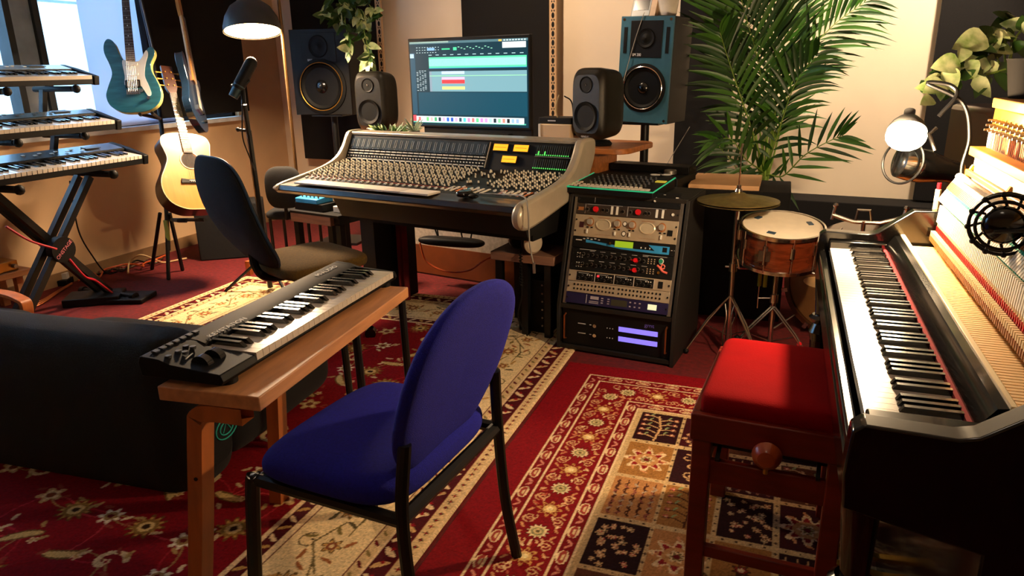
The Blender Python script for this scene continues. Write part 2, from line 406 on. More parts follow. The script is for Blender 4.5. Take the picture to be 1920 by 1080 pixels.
along(g, .29, .17, bord)
# field
def fieldin(x, y, q=.53): return g.x0+q < x < g.x1-q and g.y0 < y < g.y1-q
pts = []
for _ in range(1500):
    x = rd.uniform(g.x0+.55, g.x1-.55); y = rd.uniform(g.y0, g.y1-.55)
    if all(math.hypot(x-a, y-b_) > .128 for a, b_ in pts): pts.append((x, y))
for k, (x, y) in enumerate(pts):
    nb = sorted(pts, key=lambda p: math.hypot(p[0]-x, p[1]-y))[1:3]
    for (a, b_) in nb:
        mx_, my_ = (x+a)/2+(b_-y)*.25, (y+b_)/2-(a-x)*.25
        cl = rd.choice(['#a3202c', '#b5343a', '#9c7a45'])
        g.line([((1-t)**2*x+2*t*(1-t)*mx_+t*t*a, (1-t)**2*y+2*t*(1-t)*my_+t*t*b_) for t in [i/8 for i in range(9)]], .0032, cl)
for k, (x, y) in enumerate(pts):
    q = k % 5
    if q == 0: g.flower(x, y, .064, ['#6b4a1c', '#b98d48', '#8a6a30', '#d9b878', '#3a2412'], 11, rd.random()*3)
    elif q == 1: g.flower(x, y, .044, ['#d8c8a8', '#efe0c0', '#9a7a4a', '#5c1016'], 7, rd.random()*3)
    elif q == 2: g.flower(x, y, .048, ['#c2a069', '#e0c595', '#7a3a22'], 5, rd.random()*3)
    elif q == 3:
        a = rd.random()*6; g.leaf(x, y, .13, .018, a, '#c9ac70', '#6b5126'); g.flower(x+.05, y, .018, [CREAM, GOLD], 5)
    else:
        a = rd.random()*6; g.spiral(x, y, .058, a, '#d9c090', .009, .7); g.flower(x, y, .016, [CREAM, MRED], 5)
    for _ in range(3):
        a = rd.random()*6; rr = rd.uniform(.05, .075); g.leaf(x+rr*math.cos(a), y+rr*math.sin(a), .04, .009, a+.8, rd.choice(['#cbb184', '#a98a52', '#8a3a2a', '#d8c49c']))
g.build('rug', .009, 'large red floral rug with wide cream border under the blue chair and table', 'rug', rng)
# --- rug 2: red border with rosettes, panelled garden field
g = Rug(-.875, .95, .3, 3.10, .004)
g.c[:] = lin('#7e0510')
bx = (-.745, .83, .35, 2.985)
def ring2(a, b_, c_): ring(g, a, b_, c_, bx)
ring2(0, .008, CREAM); ring2(.008, .055, '#74060f'); ring2(.055, .063, CREAM); ring2(.063, .22, '#7a0812'); ring2(.22, .228, CREAM); ring2(.228, .272, '#6e0710'); ring2(.272, .28, CREAM); ring2(.28, 9, '#c8a878')
g2x = (bx[0], bx[1], bx[2], bx[3])
def along2(d, step, fn):
    for (ax, ay, cx_, cy_) in ((bx[0]+d, bx[2]+d, bx[0]+d, bx[3]-d), (bx[0]+d, bx[3]-d, bx[1]-d, bx[3]-d)):
        L = math.hypot(cx_-ax, cy_-ay); n = max(1, int(L/step)); a = math.atan2(cy_-ay, cx_-ax)
        for i in range(n):
            t = (i+.5)/n; fn(ax+(cx_-ax)*t, ay+(cy_-ay)*t, a, i)
def guard(x, y, a, i):
    if i % 2: g.leaf(x, y, .062, .014, a, '#9a3a30', CREAM); g.leaf(x, y, .03, .006, a, '#d8b888')
    else:
        for q in (-1, 1): g.leaf(x+.012*q*math.cos(a), y+.012*q*math.sin(a), .03, .006, a+PI/2*0+.8*q, '#c8806a')
along2(.031, .062, guard); along2(.25, .062, guard)
def rose(x, y, a, i):
    nx, ny = -math.sin(a), math.cos(a)
    for sg in (-1, 1):
        for k in (-1, 1):
            g.spiral(x+nx*.045*sg+.055*k*math.cos(a), y+ny*.045*sg+.055*k*math.sin(a), .022, a+k, '#d0a070', .0026, 1.1, sg*k)
            g.leaf(x+nx*.055*sg+.02*k*math.cos(a), y+ny*.055*sg+.02*k*math.sin(a), .03, .006, a+.6*k, '#c88a5a')
    for q in range(6):
        aa = rd.random()*6; rr = rd.uniform(.045, .07); g.leaf(x+rr*math.cos(aa), y+rr*math.sin(aa), .022, .005, aa, rd.choice(['#b8543c', '#d9a878', '#e2c090']))
    if i % 2 == 0: g.flower(x, y, .040, ['#5a2a18', '#e8d4a8', '#d8c08c', '#8a8258', '#cdb27c', '#6a5a34'], 12)
    else: g.flower(x, y, .044, ['#c08a4a', '#7a1a14', '#d8b070', '#f0d8a0'], 8)
along2(.1415, .118, rose)
# garden panels
tx0, ty1 = bx[0]+.30, bx[3]-.30
TW, TH, GAP = .162, .232, .022
for i in range(8):
    for j in range(11):
        ax = tx0+i*(TW+GAP-.006); ay = ty1-(j+1)*(TH+GAP)+GAP
        if ax > .6 or ay < .62: continue
        base = ['#2a0a10', '#9a6a34', '#b07a48', '#24080e', '#5c3220', '#3c0c14'][(i*5+j) % 6]
        g.fill(ax, ax+TW, ay, ay+TH, base); cx_, cy_ = ax+TW/2, ay+TH/2; k = (i*3+j) % 5
        dark = base in ('#2a0a10', '#24080e', '#3c0c14', '#5c3220'); ink = '#caa070' if dark else '#4a2414'
        if k == 0:   # branching tree
            g.line([(cx_, ay+.01), (cx_+.01, cy_), (cx_-.01, ay+TH-.02)], .004, ink)
            for q in range(9):
                yy = ay+.03+q*(TH-.05)/9; sg = 1 if q % 2 else -1
                g.line([(cx_, yy), (cx_+sg*.035, yy+.018), (cx_+sg*.07, yy+.012)], .003, ink); g.flower(cx_+sg*.06, yy+.02, .011, ['#b5544a', CREAM], 5); g.leaf(cx_+sg*.035, yy+.03, .025, .005, 1, '#8a9a6a')
        elif k == 1:  # lobed medallion
            g.flower(cx_, cy_, .085, [CREAM, '#8a1a1c', '#c08a54', '#3a1014'], 8, 0, 1); g.flower(cx_, cy_, .03, [CREAM, OLV, '#6a1418'], 6)
            for q in range(8): g.leaf(cx_+.06*math.cos(q*.8), cy_+.085*math.sin(q*.8), .03, .006, q, '#c98a5a')
        elif k == 2:  # rows of sprigs
            for q in range(5):
                xx = ax+.02+q*(TW-.04)/4; g.line([(xx, ay+.012), (xx, ay+TH-.012)], .0025, ink)
                for s_ in range(11): g.leaf(xx, ay+.02+s_*(TH-.04)/11, .024, .005, .8 if (s_+q) % 2 else 2.3, rd.choice([ink, '#a8927a', '#8a4a3c']))
        elif k == 3:  # dense small flowers
            for q in range(34): g.flower(rd.uniform(ax+.012, ax+TW-.012), rd.uniform(ay+.012, ay+TH-.012), rd.uniform(.008, .014), [ink, rd.choice(['#9a5a38', '#7a6a4a', '#a83a34']), CREAM], 5, rd.random())
        else:         # scrolls
            for q in range(7): g.spiral(rd.uniform(ax+.03, ax+TW-.03), rd.uniform(ay+.03, ay+TH-.03), .026, rd.random()*6, ink, .0032, 1, 1 if q % 2 else -1)
            g.flower(cx_, cy_, .028, [ink, '#8a2422', CREAM], 7)
        for q in range(6): g.flower(ax+TW+GAP/2-.003, ay+.02+q*.04, .006, ['#4a3424'], 4)
        for q in range(4): g.flower(ax+.02+q*.04, ay-GAP/2, .006, ['#4a3424'], 4)
g.build('rug', .007, 'red bordered rug with panelled garden field under the piano bench', 'rug', rng)
# --- rug 3: red strip with dark ground, far left, under guitar stand
# ================================================================== PIANO
pf = thing('upright_piano', 'opened black upright piano with bare action, keys running away from the camera', 'piano', (.33, 1.83, 0))
T0 = Mx.Translation((-.33, -1.83, 0))     # parts are written in room coordinates
def pb(mt): q = B(mt); q.T = T0; return q
XZ = lambda y: Mx(((1, 0, 0, 0), (0, 0, -1, y), (0, 1, 0, 0), (0, 0, 0, 1)))   # local xy -> room xz, extruded along -y
prof = [(.135, .70), (.13, .76), (.135, .835), (.15, .848), (.275, .845), (.30, .852), (.395, .925), (.56, .93), (.57, 1.24), (.66, 1.24), (.68, .0), (.36, 0), (.34, .05), (.33, .66)]
for y in (1.135, 2.515):
    q = pb(BLKG); q.prism(prof, 0, .045, XZ(y)); q.build('side_panel', pf, bev=.004)
q = pb(BLKG); q.bb((.165, 1.137, .74), (.33, 1.212, .822)); q.build('key_block', pf, bev=.004)
q = pb(BLKG); q.bb((.165, 2.446, .74), (.33, 2.468, .822)); q.build('key_block', pf, bev=.004)
q = pb(BLKG); q.bb((.135, 1.137, .70), (.60, 2.468, .755)); q.build('keybed', pf)
q = pb(BLKG); q.bb((.138, 1.137, .755), (.158, 2.468, .785)); q.build('key_slip', pf, bev=.005)
q = pb(BLKG); q.bb((.345, 1.137, .06), (.365, 2.468, .70)); q.build('lower_panel', pf)
q = pb(BLKG); q.bb((.345, 1.137, .02), (.66, 2.468, .06)); q.build('bottom_board', pf)
for y in (1.12, 2.49):
    q = pb(BLKG); q.cyl((.165, y, .70), (.17, y, .56), .03, .022); q.lathe([(.03, -.09), (.038, -.06), (.025, -.03), (.04, -.01), (.03, 0)], (.17, y, .56)); q.tube([(.17, y, .47), (.18, y, .05)], .025, 12, rr=[.03, .02]); q.bb((.14, y-.02, .03), (.36, y+.02, .06)); q.build('leg', pf)
for y in (1.75, 1.83, 1.91):
    q = pb(mat('brass pedal', '#c09a48', .25, metal=1)); q.box((.28, y, .07), (.13, .022, .012), (0, .1, 0)); q.build('pedal', pf)
# keys
q = B(IVORY); q.box((.074, 0, -.010), (.148, .0226, .02)); wk = Many(q, 'white_key', 0)
q = B(EBONY); q.prism([(.055, 0), (.062, .011), (.150, .012), (.150, 0)], -.0052, .0052, Mx(((1, 0, 0, 0), (0, 0, 1, 0), (0, 1, 0, 0), (0, 0, 0, 1)))); bk = Many(q, 'black_key', 20)
KP = .0236; YB = 2.444
wi = 0
for k in range(88):
    nt_ = (k+9) % 12
    if nt_ in (1, 3, 6, 8, 10):
        bk.put(pf, (.168-.33, YB-wi*KP-1.83, .800))
    else:
        wk.put(pf, (.168-.33, YB-(wi+.5)*KP-1.83, .800)); wi += 1
q = pb(mat('red key felt', '#a01822', .95)); q.bb((.319, 1.216, .79), (.327, 2.444, .806)); q.build('felt_strip', pf, label='red felt strip behind the keys')
q = pb(BLKG); q.prism([(.327, .78), (.327, .812), (.350, .846), (.366, .848), (.366, .78)], 0, 1.25, XZ(2.466)); q.build('fallboard', pf, label='black fallboard with dusty gloss')
CRM = mat('pale spruce', '#e3bd84', .55, var=.15, stretch=(3, 40, 3), scale=3)
CRM2 = mat('pale maple', '#e8cf9e', .5, var=.12)
BRN = mat('dark maple', '#9a5f2c', .5, var=.2)
FELT = mat('white felt', '#f2ead8', .9, var=.06)
GRN = mat('green felt', '#1f9a80', .9, var=.15)
PNK = mat('red bushing felt', '#c05a50', .9, var=.2)
BRS = mat('gold painted iron', '#c08c34', .35, metal=.7, var=.2)
q = pb(CRM2); q.bb((.366, 1.216, .78), (.378, 2.468, .852)); q.build('fallboard_rail', pf, bev=.002)
q = B(CRM); q.box((.075, 0, -.008), (.15, .0102, .016)); q.m(BRN); q.box((.13, 0, .006), (.02, .008, .014)); ks = Many(q, 'key_stick', 0)
q = B(BRN); q.box((.0, 0, .0), (.05, .0085, .016)); q.m(CRM2); q.box((-.018, 0, .012), (.012, .008, .018)); q.box((.01, 0, .03), (.012, .006, .05), (0, .2, 0)); wp = Many(q, 'wippen', 0)
q = B(PNK); q.box((0, 0, 0), (.009, .006, .022)); q.m(CRM2); q.box((.0, 0, .02), (.011, .008, .03)); q.m(RED); q.box((-.006, 0, .006), (.003, .004, .014)); jk = Many(q, 'jack', 0)
q = B(FELT); q.box((0, 0, 0), (.011, .0082, .062), (0, .18, 0)); q.m(GRN); q.box((.012, 0, .012), (.010, .0082, .05), (0, .18, 0)); q.m(BRN); q.box((.022, 0, 0), (.012, .007, .04)); dm = Many(q, 'damper', 0)
q = B(FELT); q.box((.0, 0, .0), (.016, .0098, .032), (0, .49, 0)); q.m(GRN); q.box((.0085, 0, .017), (.014, .0098, .008), (0, .49, 0)); q.m(BRN); q.box((.0155, 0, .031), (.016, .0085, .024), (0, .49, 0))
q.m(FELT); q.box((.0275, 0, .053), (.014, .0095, .026), (0, .49, 0)); q.ball((.031, 0, .062), (.012, .0047, .010), 8); q.m(CRM2); q.box((.012, 0, -.02), (.004, .004, .04), (0, -.3, 0)); hm = Many(q, 'hammer', 30)
for k in range(88):
    y = 2.44-k*(1.215/87)-1.83
    ks.put(pf, (.379-.33, y, .822)); wp.put(pf, (.466-.33, y, .852)); jk.put(pf, (.462-.33, y, .876)); dm.put(pf, (.458-.33, y, .926), (0, -.12, 0), (.8, .85, .82)); hm.put(pf, (.462-.33, y, .978))
q = pb(CRM2); q.bb((.452, 1.216, .834), (.50, 2.46, .842)); q.build('action_rail', pf)
q = pb(mat('painted gap shade', '#2a160a', .7)); q.bb((.480, 1.216, .86), (.49, 2.46, .97)); q.build('gap_shade_strip', pf)  # dark strip added to stand for shade in the action gaps
q = pb(FELT); q.bb((.528, 1.216, 1.03), (.534, 2.46, 1.10)); q.build('felt_board', pf, label='white felt board behind the hammers')
q = pb(mat('golden wood beam', '#c8862e', .45, var=.15)); q.bb((.512, 1.137, 1.10), (.555, 2.468, 1.125)); q.build('hammer_beam', pf, bev=.003)
q = pb(BRN); q.bb((.508, 1.216, 1.045), (.52, 2.46, 1.06)); q.build('hammer_rest_rail', pf, bev=.003)
for y in (1.24, 1.66, 2.05, 2.455):
    q = pb(BRS); q.tube([(.50, y, .80), (.50, y, .95), (.51, y, 1.03), (.53, y, 1.07)], .008, 8); q.build('action_bracket', pf)
q = pb(mat('orange soundboard', '#c9743a', .4, var=.15, stretch=(2, 20, 2))); q.bb((.585, 1.137, .4), (.60, 2.468, 1.2)); q.build('soundboard', pf)
q = pb(BRS)
q.bb((.558, 1.137, 1.165), (.585, 2.468, 1.235)); q.bb((.555, 1.137, .78), (.585, 2.468, .83))
for y in (1.16, 1.55, 2.0, 2.30, 2.445): q.box((.568, y, 1.0), (.016, .022, .36), (0.12 if y in (2.0, 2.30) else 0, 0, 0))
q.build('iron_plate', pf, bev=.004, label='gold painted iron plate')
q = pb(mat('dark pin block wood', '#9a6a30', .45)); q.bb((.55, 1.135, 1.235), (.665, 2.47, 1.262)); q.build('top_rim', pf, bev=.003)
q = B(STEEL); q.cyl((0, 0, 0), (0, 0, .36), .0009, n=4); st = Many(q, 'string', 0)
q = B(STEEL); q.cyl((0, 0, 0), (-.022, 0, 0), .0035, n=6); pn = Many(q, 'tuning_pin', 0)
for k in range(88):
    y = 2.44-k*(1.215/87)-1.83
    st.put(pf, (.548-.33, y, .82)); pn.put(pf, (.556-.33, y, 1.175+.014*(k % 3)))
# ================================================================== PIANO BENCH
MAH = mat('mahogany stain', '#7c1c0a', .38, var=.3, scale=5, stretch=(1, 6, 6))
VELR = mat('red velvet', '#8c0206', .95, var=.12, spec=.1, bump=.3, bscale=300)
bn = thing('piano_bench', 'mahogany adjustable piano bench with a red velvet seat', 'bench', (.045, 1.955, 0), R(-3.5))
z1 = .515
# apron box
q = B(MAH); W, L = .385, .50
q.bb((-W/2, -L/2, z1-.075), (W/2, -L/2+.022, z1)); q.build('apron', bn, bev=.004)
q = B(MAH); q.bb((-W/2, L/2-.022, z1-.075), (W/2, L/2, z1)); q.build('apron', bn, bev=.004)
for s in (-1, 1):
    q = B(MAH); q.bb((s*W/2-.011-s*.011, -L/2+.022, z1-.075), (s*W/2+.011-s*.011, L/2-.022, z1)); q.build('apron', bn, bev=.004)
q = B(VELR); q.cushion((0, 0, z1+.012), (W-.03, L-.03, .075), e=.14, n=26); q.build('seat', bn)
q = B(mat('turned knob', '#b0481c', .35, coat=.4)); q.lathe([(.0, .05), (.02, .048), (.033, .036), (.036, .024), (.030, .012), (.016, .004), (.012, 0)], (0, -L/2-.005, z1-.065), (PI/2, 0, 0)); q.build('knob', bn)
q = B(BRS); q.cyl((0, -L/2-.02, z1-.085), (0, -L/2-.02, z1-.12), .006, n=8); q.cyl((0, -L/2-.02, z1-.065), (0, L/2, z1-.065), .006, n=8); q.build('adjuster_screw', bn)
q = B(BLKM)
for x in (-.12, .12):
    q.box((x, 0, z1-.10), (.012, L-.1, .012)); q.box((x, -L/2+.04, z1-.10), (.01, .09, .012), (.5, 0, 0))
q.box((0, -L/2+.06, z1-.105), (.28, .012, .012)); q.build('lift_frame', bn)
for x in (-W/2+.03, W/2-.03):
    for y in (-L/2+.03, L/2-.03):
        q = B(MAH); q.tube([(x, y, z1-.09), (x, y, 0)], .03, 4, rr=[.036, .026]); q.v = [tuple(v) for v in q.v]
        q = B(MAH); q.prism([(-.024, -.024), (.024, -.024), (.024, .024), (-.024, .024)], 0, z1-.075, MT((x, y, 0))); q.build('leg', bn, bev=.004)
for y in (-L/2+.03, L/2-.03):
    q = B(MAH); q.box((0, y, z1-.17), (W-.1, .02, .07)); q.build('rail', bn, bev=.003)
    q = B(MAH); q.box((0, y, .10), (W-.1, .02, .035)); q.build('stretcher', bn, bev=.003)
for x in (-W/2+.03, W/2-.03):
    q = B(MAH); q.box((x, 0, z1-.17), (.02, L-.1, .07)); q.build('rail', bn, bev=.003)
# ================================================================== BLUE CHAIR
BLUE = mat('royal blue wool', '#1315a0', .95, var=.25, scale=150, sheen=.0, bump=.6, bscale=500)
ch = thing('side_chair', 'royal blue upholstered chair on black tube legs beside the keyboard table', 'chair', (-.93, 1.44, 0), R(-5))
# local +x = back of the chair, y across
def seatfn(u, v):
    a = 2*PI*u; b_ = PI*(v-.5); sg = lambda t, p: math.copysign(abs(t)**p, t)
    x = .22*sg(math.cos(b_), .3)*sg(math.cos(a), .45); y = .255*sg(math.cos(b_), .3)*sg(math.sin(a), .45)
    z = .032*sg(math.sin(b_), .7)
    if z > 0: z *= 1+.5*math.cos(x*5)*math.cos(y*5)
    if x < -.12: z -= 2.2*(x+.12)**2
    return V((x+.012, y*1.0, .462+z*1.25))
q = B(BLUE); q.grid(seatfn, 56, 22, True); q.build('seat', ch)
def backo(t):   # outline half width against height 0..1
    return .243*(max(0, 1-abs((t-.45)/.552)**3.2))**.42 if t > .45 else .243*(1-.30*((.45-t)/.45)**2)
def backfn(u, v):
    a = 2*PI*u; b_ = PI*(v-.5)
    ca, sa = math.cos(a), math.sin(a)
    t = .5+.5*math.copysign(abs(sa)**.85, sa)
    w = backo(t) if 0 < t < 1 else 0
    rr = math.cos(b_)**.35 if math.cos(b_) > 1e-6 else 0
    tt = .5+(t-.5)*rr; y = (math.copysign(w, ca) if abs(ca) > 1e-9 else 0)*rr*abs(ca)**.15
    x = .205+.13*tt**1.2+.030*math.copysign(abs(math.sin(b_))**.8, math.sin(b_))-.35*(.06-y*y)*.7
    return V((x, y, .48+.425*tt))
q = B(BLUE); q.grid(backfn, 64, 18, True); q.build('backrest', ch)
TB = BLKM
for s in (-1, 1):
    q = B(TB); q.tube(curve([(-.185, s*.235, .42), (-.195, s*.24, .39), (-.23, s*.255, 0)]), .018, 10); q.lathe([(.016, 0), (.016, .02)], (-.22, s*.245, 0)); q.build('leg', ch)
    q = B(TB); q.tube(curve([(.245, s*.215, .60), (.24, s*.235, .43), (.255, s*.24, .2), (.285, s*.25, 0)]), .0155, 10); q.build('leg', ch)
    q = B(TB); q.tube([(-.185, s*.235, .42), (.235, s*.235, .42)], .016, 8); q.build('seat_rail', ch)
q = B(TB); q.tube([(-.175, -.225, .42), (-.175, .225, .42)], .0125, 8); q.build('seat_frame', ch)
q = B(TB); q.tube([(.235, -.235, .42), (.235, .235, .42)], .017, 8); q.build('seat_frame', ch)
# ================================================================== KEYBOARD TABLE
tb = thing('narrow_table', 'narrow birch table on mixed bent wood and black legs carrying the keyboard', 'table', (-1.27, 1.66, 0), R(5.5))
q = B(WOOD); q.bb((-.145, -.455, .608), (.135, .44, .645)); q.build('tabletop', tb, bev=.003)
def lleg(x, y, lean=0, dirx=1):
    q = B(BENT)
    pts = curve([(x+dirx*.14, y, .585), (x+dirx*.05, y, .585), (x+dirx*.012, y, .572), (x, y, .53), (x-lean*.5, y, .25), (x-lean, y, 0)], 6)
    def fn(u, v):
        i = min(int(v*(len(pts)-1)+.5), len(pts)-1); p = pts[i]; t = (pts[min(i+1, len(pts)-1)]-pts[max(i-1, 0)]).normalized(); nn = t.cross(V((0, 1, 0))).normalized()
        a = [(-1, -1), (1, -1), (1, 1), (-1, 1)][int(u*4+.5) % 4]
        return p + nn*(a[0]*.021) + V((0, 1, 0))*(a[1]*.024)
    q.grid(fn, 4, len(pts), True); q.add([fn(k/4, 1) for k in range(4)], [(0, 1, 2, 3)]); q.build('leg', tb, bev=.003, label='bent laminated wood leg')
lleg(-.06, -.43, .09); lleg(-.145, .03, .05)
q = B(mat('screw hole', '#120a06', .9)); q.cyl((-.075, -.4585, .40), (-.075, -.4565, .40), .005, n=10); q.build('screw_hole', tb)
for x, y in ((.12, .41), (.09, .12), (-.12, .41)):
    q = B(BLKM); q.tube([(x, y, .60), (x+.01, y+.01, 0)], .013, 10); q.build('leg', tb, label='thin black steel leg')
# ================================================================== KEYBOARD CONTROLLER
kc = thing('keyboard_controller', 'black 49 key controller keyboard lying on the narrow table', 'keyboard', (-1.335, 1.68, .645), R(3))
kc.scale = (1.06, 1.12, 1.0)
KB = mat('controller shell', '#0a0a0c', .55, var=.25, scale=40, spec=.15)
XZ2 = Mx(((1, 0, 0, 0), (0, 0, -1, 0), (0, 1, 0, 0), (0, 0, 0, 1)))
q = B(KB)
L2 = .415
q.prism([(-.115, .012), (.105, .012), (.11, .02), (.105, .034), (.04, .036), (-.04, .052), (-.06, .062), (-.115, .066), (-.12, .04)], -.262, -L2+.84*0+.42, MT((0, 0, 0)) @ XZ2)
q.v = []; q.f = []; q.fm = []
prof_l = [(-.115, .012), (.105, .012), (.112, .022), (.105, .040), (-.03, .050), (-.06, .060), (-.112, .064), (-.12, .045)]
prof_k = [(-.115, .012), (.105, .012), (.108, .020), (.100, .026), (-.032, .030), (-.036, .054), (-.06, .061), (-.112, .064), (-.12, .045)]
def extr(q, prof_, ya, yb): q.prism(prof_, -yb, -ya, XZ2)
extr(q, prof_l, -L2, -.295); extr(q, prof_k, -.295, .400); extr(q, prof_l, .400, L2)
q.build('body', kc, bev=.002)
q = B(IVORY); q.box((.0, 0, 0), (.14, .0225, .016)); q.box((.068, 0, -.004), (.006, .0225, .018)); wk2 = Many(q, 'white_key', 0)
q = B(EBONY); q.prism([(-.068, -.004), (-.068, .013), (.010, .013), (.024, .0), (.024, -.004)], -.0055, .0055, Mx(((1, 0, 0, 0), (0, 0, 1, 0), (0, 1, 0, 0), (0, 0, 0, 1)))); bk2 = Many(q, 'black_key', 20)
kp = .690/29
wi = 0
for k in range(49):
    n_ = k % 12
    if n_ in (1, 3, 6, 8, 10): bk2.put(kc, (.036, -.293+wi*kp, .045))
    else: wk2.put(kc, (.036, -.293+(wi+.5)*kp, .036)); wi += 1
for k in range(7):
    q = B(GREY); q.box((-.095+.0*k, -.385+.021*k, .066), (.014, .013, .004), (0, .08, 0)); q.build('button', kc, bev=.001)
for (x, y) in ((-.055, -.39), (-.055, -.36), (-.035, -.36), (-.04, -.33), (-.06, -.33)):
    q = B(GREY); q.cyl((x, y, .055), (x, y, .062), .007, n=12); q.build('button', kc)
for y in (-.375, -.335):
    q = B(mat('glossy wheel', '#15171a', .12, coat=1)); q.cyl((.025, y-.009, .040), (.025, y+.009, .040), .025, n=24); q.build('wheel', kc, label='glossy black wheel')
q = B(WHITE); q.box((-.02, -.365, .0525), (.003, .035, .001), (0, .08, .3)); q.build('display_strip', kc)
LET = mat('pale lettering', '#c8c8c8', .5, var=0)
text('lettering', 'KEYSTATION', .021, LET, kc, basis((-.048, -.20, .0605), (0, 1, 0), (-1, 0, .15)) @ Mx.Translation((0, 0, .0006)), sx=1.1)
text('lettering', 'M-AUDIO', .024, LET, kc, basis((-.078, .30, .0640), (0, 1, 0), (-1, 0, .06)) @ Mx.Translation((0, 0, .0004)), sx=1.1)
for x in (-.09, .085):
    for y in (-.37, .37):
        q = B(BLK); q.cyl((x, y, 0), (x, y, .014), .022 if x > 0 else .012, n=16); q.build('foot', kc)
# ================================================================== DARK SOFA
NAVY_ = mat('dark navy wool', '#05060b', .95, var=.4, scale=120, sheen=.05, bump=.7, bscale=400)
sf = thing('armless_sofa', 'low dark navy sofa seen from behind, left of the keyboard table', 'sofa', (-2.45, 1.95, 0), R(4))
bpy.context.view_layer.update()
q = B(NAVY_)
def sofaback(u, v):
    a = 2*PI*u; x = -.58+1.30*v; rr = 1.0
    e = min(1, max(0.0, (v if v < .5 else 1-v)*9))**.5
    sg = lambda t, p: math.copysign(abs(t)**p, t)
    return V((x, -.30+.13*sg(math.cos(a), .6)*(.5+.5*e), .255+(.295*sg(math.sin(a), .5))*(.55+.45*e)-(1-e)*.0-.0))
q.grid(sofaback, 40, 60, True); q.add([sofaback(i/40, 1) for i in range(40)], [tuple(range(40))]); q.build('backrest', sf)
q = B(NAVY_); q.cushion((.07, .13, .15), (1.29, .70, .26), e=.16); q.build('seat', sf)
TEAL = mat('teal stitching', '#1fa59a', .7, var=.1)
q = B(TEAL)
ec = sf.matrix_basis.inverted() @ at(414, 800, X=-1.735); ec.x = .722
for rr in (.042, .026):
    q.tube([(ec.x, ec.y+rr*math.cos(t/20*2*PI)*1.3, ec.z+rr*math.sin(t/20*2*PI)*.9) for t in range(20)], .0026, 6, closed=True)
q.tube([(ec.x, ec.y-.02, ec.z-.012), (ec.x, ec.y, ec.z+.02), (ec.x, ec.y+.02, ec.z-.012)], .0024, 6)
q.build('emblem', sf, label='teal round emblem on the side')
for x in (-.5, .6):
    for y in (-.25, .5): q = B(BENT); q.cyl((x, y, 0), (x, y, .08), .02); q.build('leg', sf)
# bent wood armchair arm beyond the sofa
ac = thing('bentwood_armchair', 'low seat with a curved laminated wood arm at the left edge behind the sofa', 'armchair', (at(42, 583, Z=.33).x-.19, at(42, 583, Z=.33).y+.0, 0), R(0))
ac.scale = (1, 1, .72)
for yy in (.0, .32):
    P_ = curve([(-.55-yy, yy, .1), (-.5-yy, yy, .30), (-.36-yy, yy, .355), (-.10-yy, yy, .365), (.03-yy, yy, .34), (.07-yy, yy, .28), (.02-yy, yy, .03)], 8)
    q = B(BENT)
    def fna(u, v, P_=P_):
        i = min(int(v*(len(P_)-1)+.5), len(P_)-1); p = P_[i]; t = (P_[min(i+1, len(P_)-1)]-P_[max(i-1, 0)]).normalized(); nn = t.cross(V((0, 1, 0))).normalized()
        a = [(-1, -1), (1, -1), (1, 1), (-1, 1)][int(u*4+.5) % 4]
        return p + nn*(a[0]*.013) + V((0, 1, 0))*(a[1]*.03)
    q.grid(fna, 4, len(P_), True); q.build('arm_frame', ac, bev=.003)
q = B(NAVY_); q.cushion((-.34, .17, .24), (.42, .24, .10), e=.3); q.build('seat', ac)
# ================================================================== MIXING CONSOLE
A0 = R(-10.7)
mx = thing('mixing_console', 'large analogue mixing console with pale curved end cheeks and amber meters', 'mixing console', (-1.725, 3.85, 0), A0)
CHK = mat('champagne metal cheek', '#b3a894', .34, metal=.35, var=.12, scale=12)
PNL = mat('console panel', '#121416', .5, var=.3, scale=30, spec=.2)
YZ = Mx(((0, 0, 1, 0), (1, 0, 0, 0), (0, 1, 0, 0), (0, 0, 0, 1)))   # local xy -> y,z extruded along x
top = [(-.70, .742), (-.66, .762), (-.56, .775), (-.18, .838), (-.10, .985), (.0, .992)]
q = B(PNL); q.prism(top+[(.02, .95), (.0, .72), (-.25, .70), (-.62, .70), (-.70, .715)], -.77, .77, YZ); q.m(BLK); q.prism([(-.66, .715), (-.02, .715), (-.20, .60), (-.60, .60)], -.42, .76, YZ); q.build('console_body', mx)
q = B(mat('armrest leather', '#2c1c10', .32, var=.35, scale=20, coat=.3)); q.prism([(-.72, .735), (-.705, .762), (-.60, .772), (-.56, .772), (-.56, .74), (-.70, .715)], -.80, .775, YZ); q.build('armrest', mx, bev=.004, label='dark brown padded armrest')
ck = [(-.76, .705), (-.755, .75), (-.70, .785), (-.55, .80), (-.36, .826), (-.24, .862), (-.17, .925), (-.12, 1.0), (-.06, 1.012), (.01, 1.008), (.035, .98), (.02, .90), (-.06, .80), (-.2, .735), (-.38, .70), (-.55, .67), (-.68, .655), (-.735, .67)]
ckl = [(-.72, .735), (-.70, .765), (-.55, .79), (-.36, .822), (-.24, .862), (-.17, .925), (-.12, 1.0), (-.06, 1.012), (.01, 1.008), (.035, .98), (.02, .90), (-.06, .80), (-.2, .75), (-.5, .72)]
q = B(CHK); q.prism(smoothpoly(ckl, 3), -.80, -.77, YZ); q.build('end_cheek', mx, bev=.006)
q = B(CHK); q.prism(smoothpoly(ck, 3), .765, .815, YZ); q.build('end_cheek', mx, bev=.014, label='right end cheek with rounded nose')
q = B(CHK); q.bb((-.77, -.105, .984), (.77, .02, 1.004)); q.build('top_rail', mx, bev=.006)
q = B(BLK); q.bb((-.46, -.42, .012), (-.36, -.05, .70)); q.build('leg_panel', mx)
q = B(BLK); q.bb((.42, -.12, .0), (.76, -.05, .70)); q.build('leg_panel', mx)
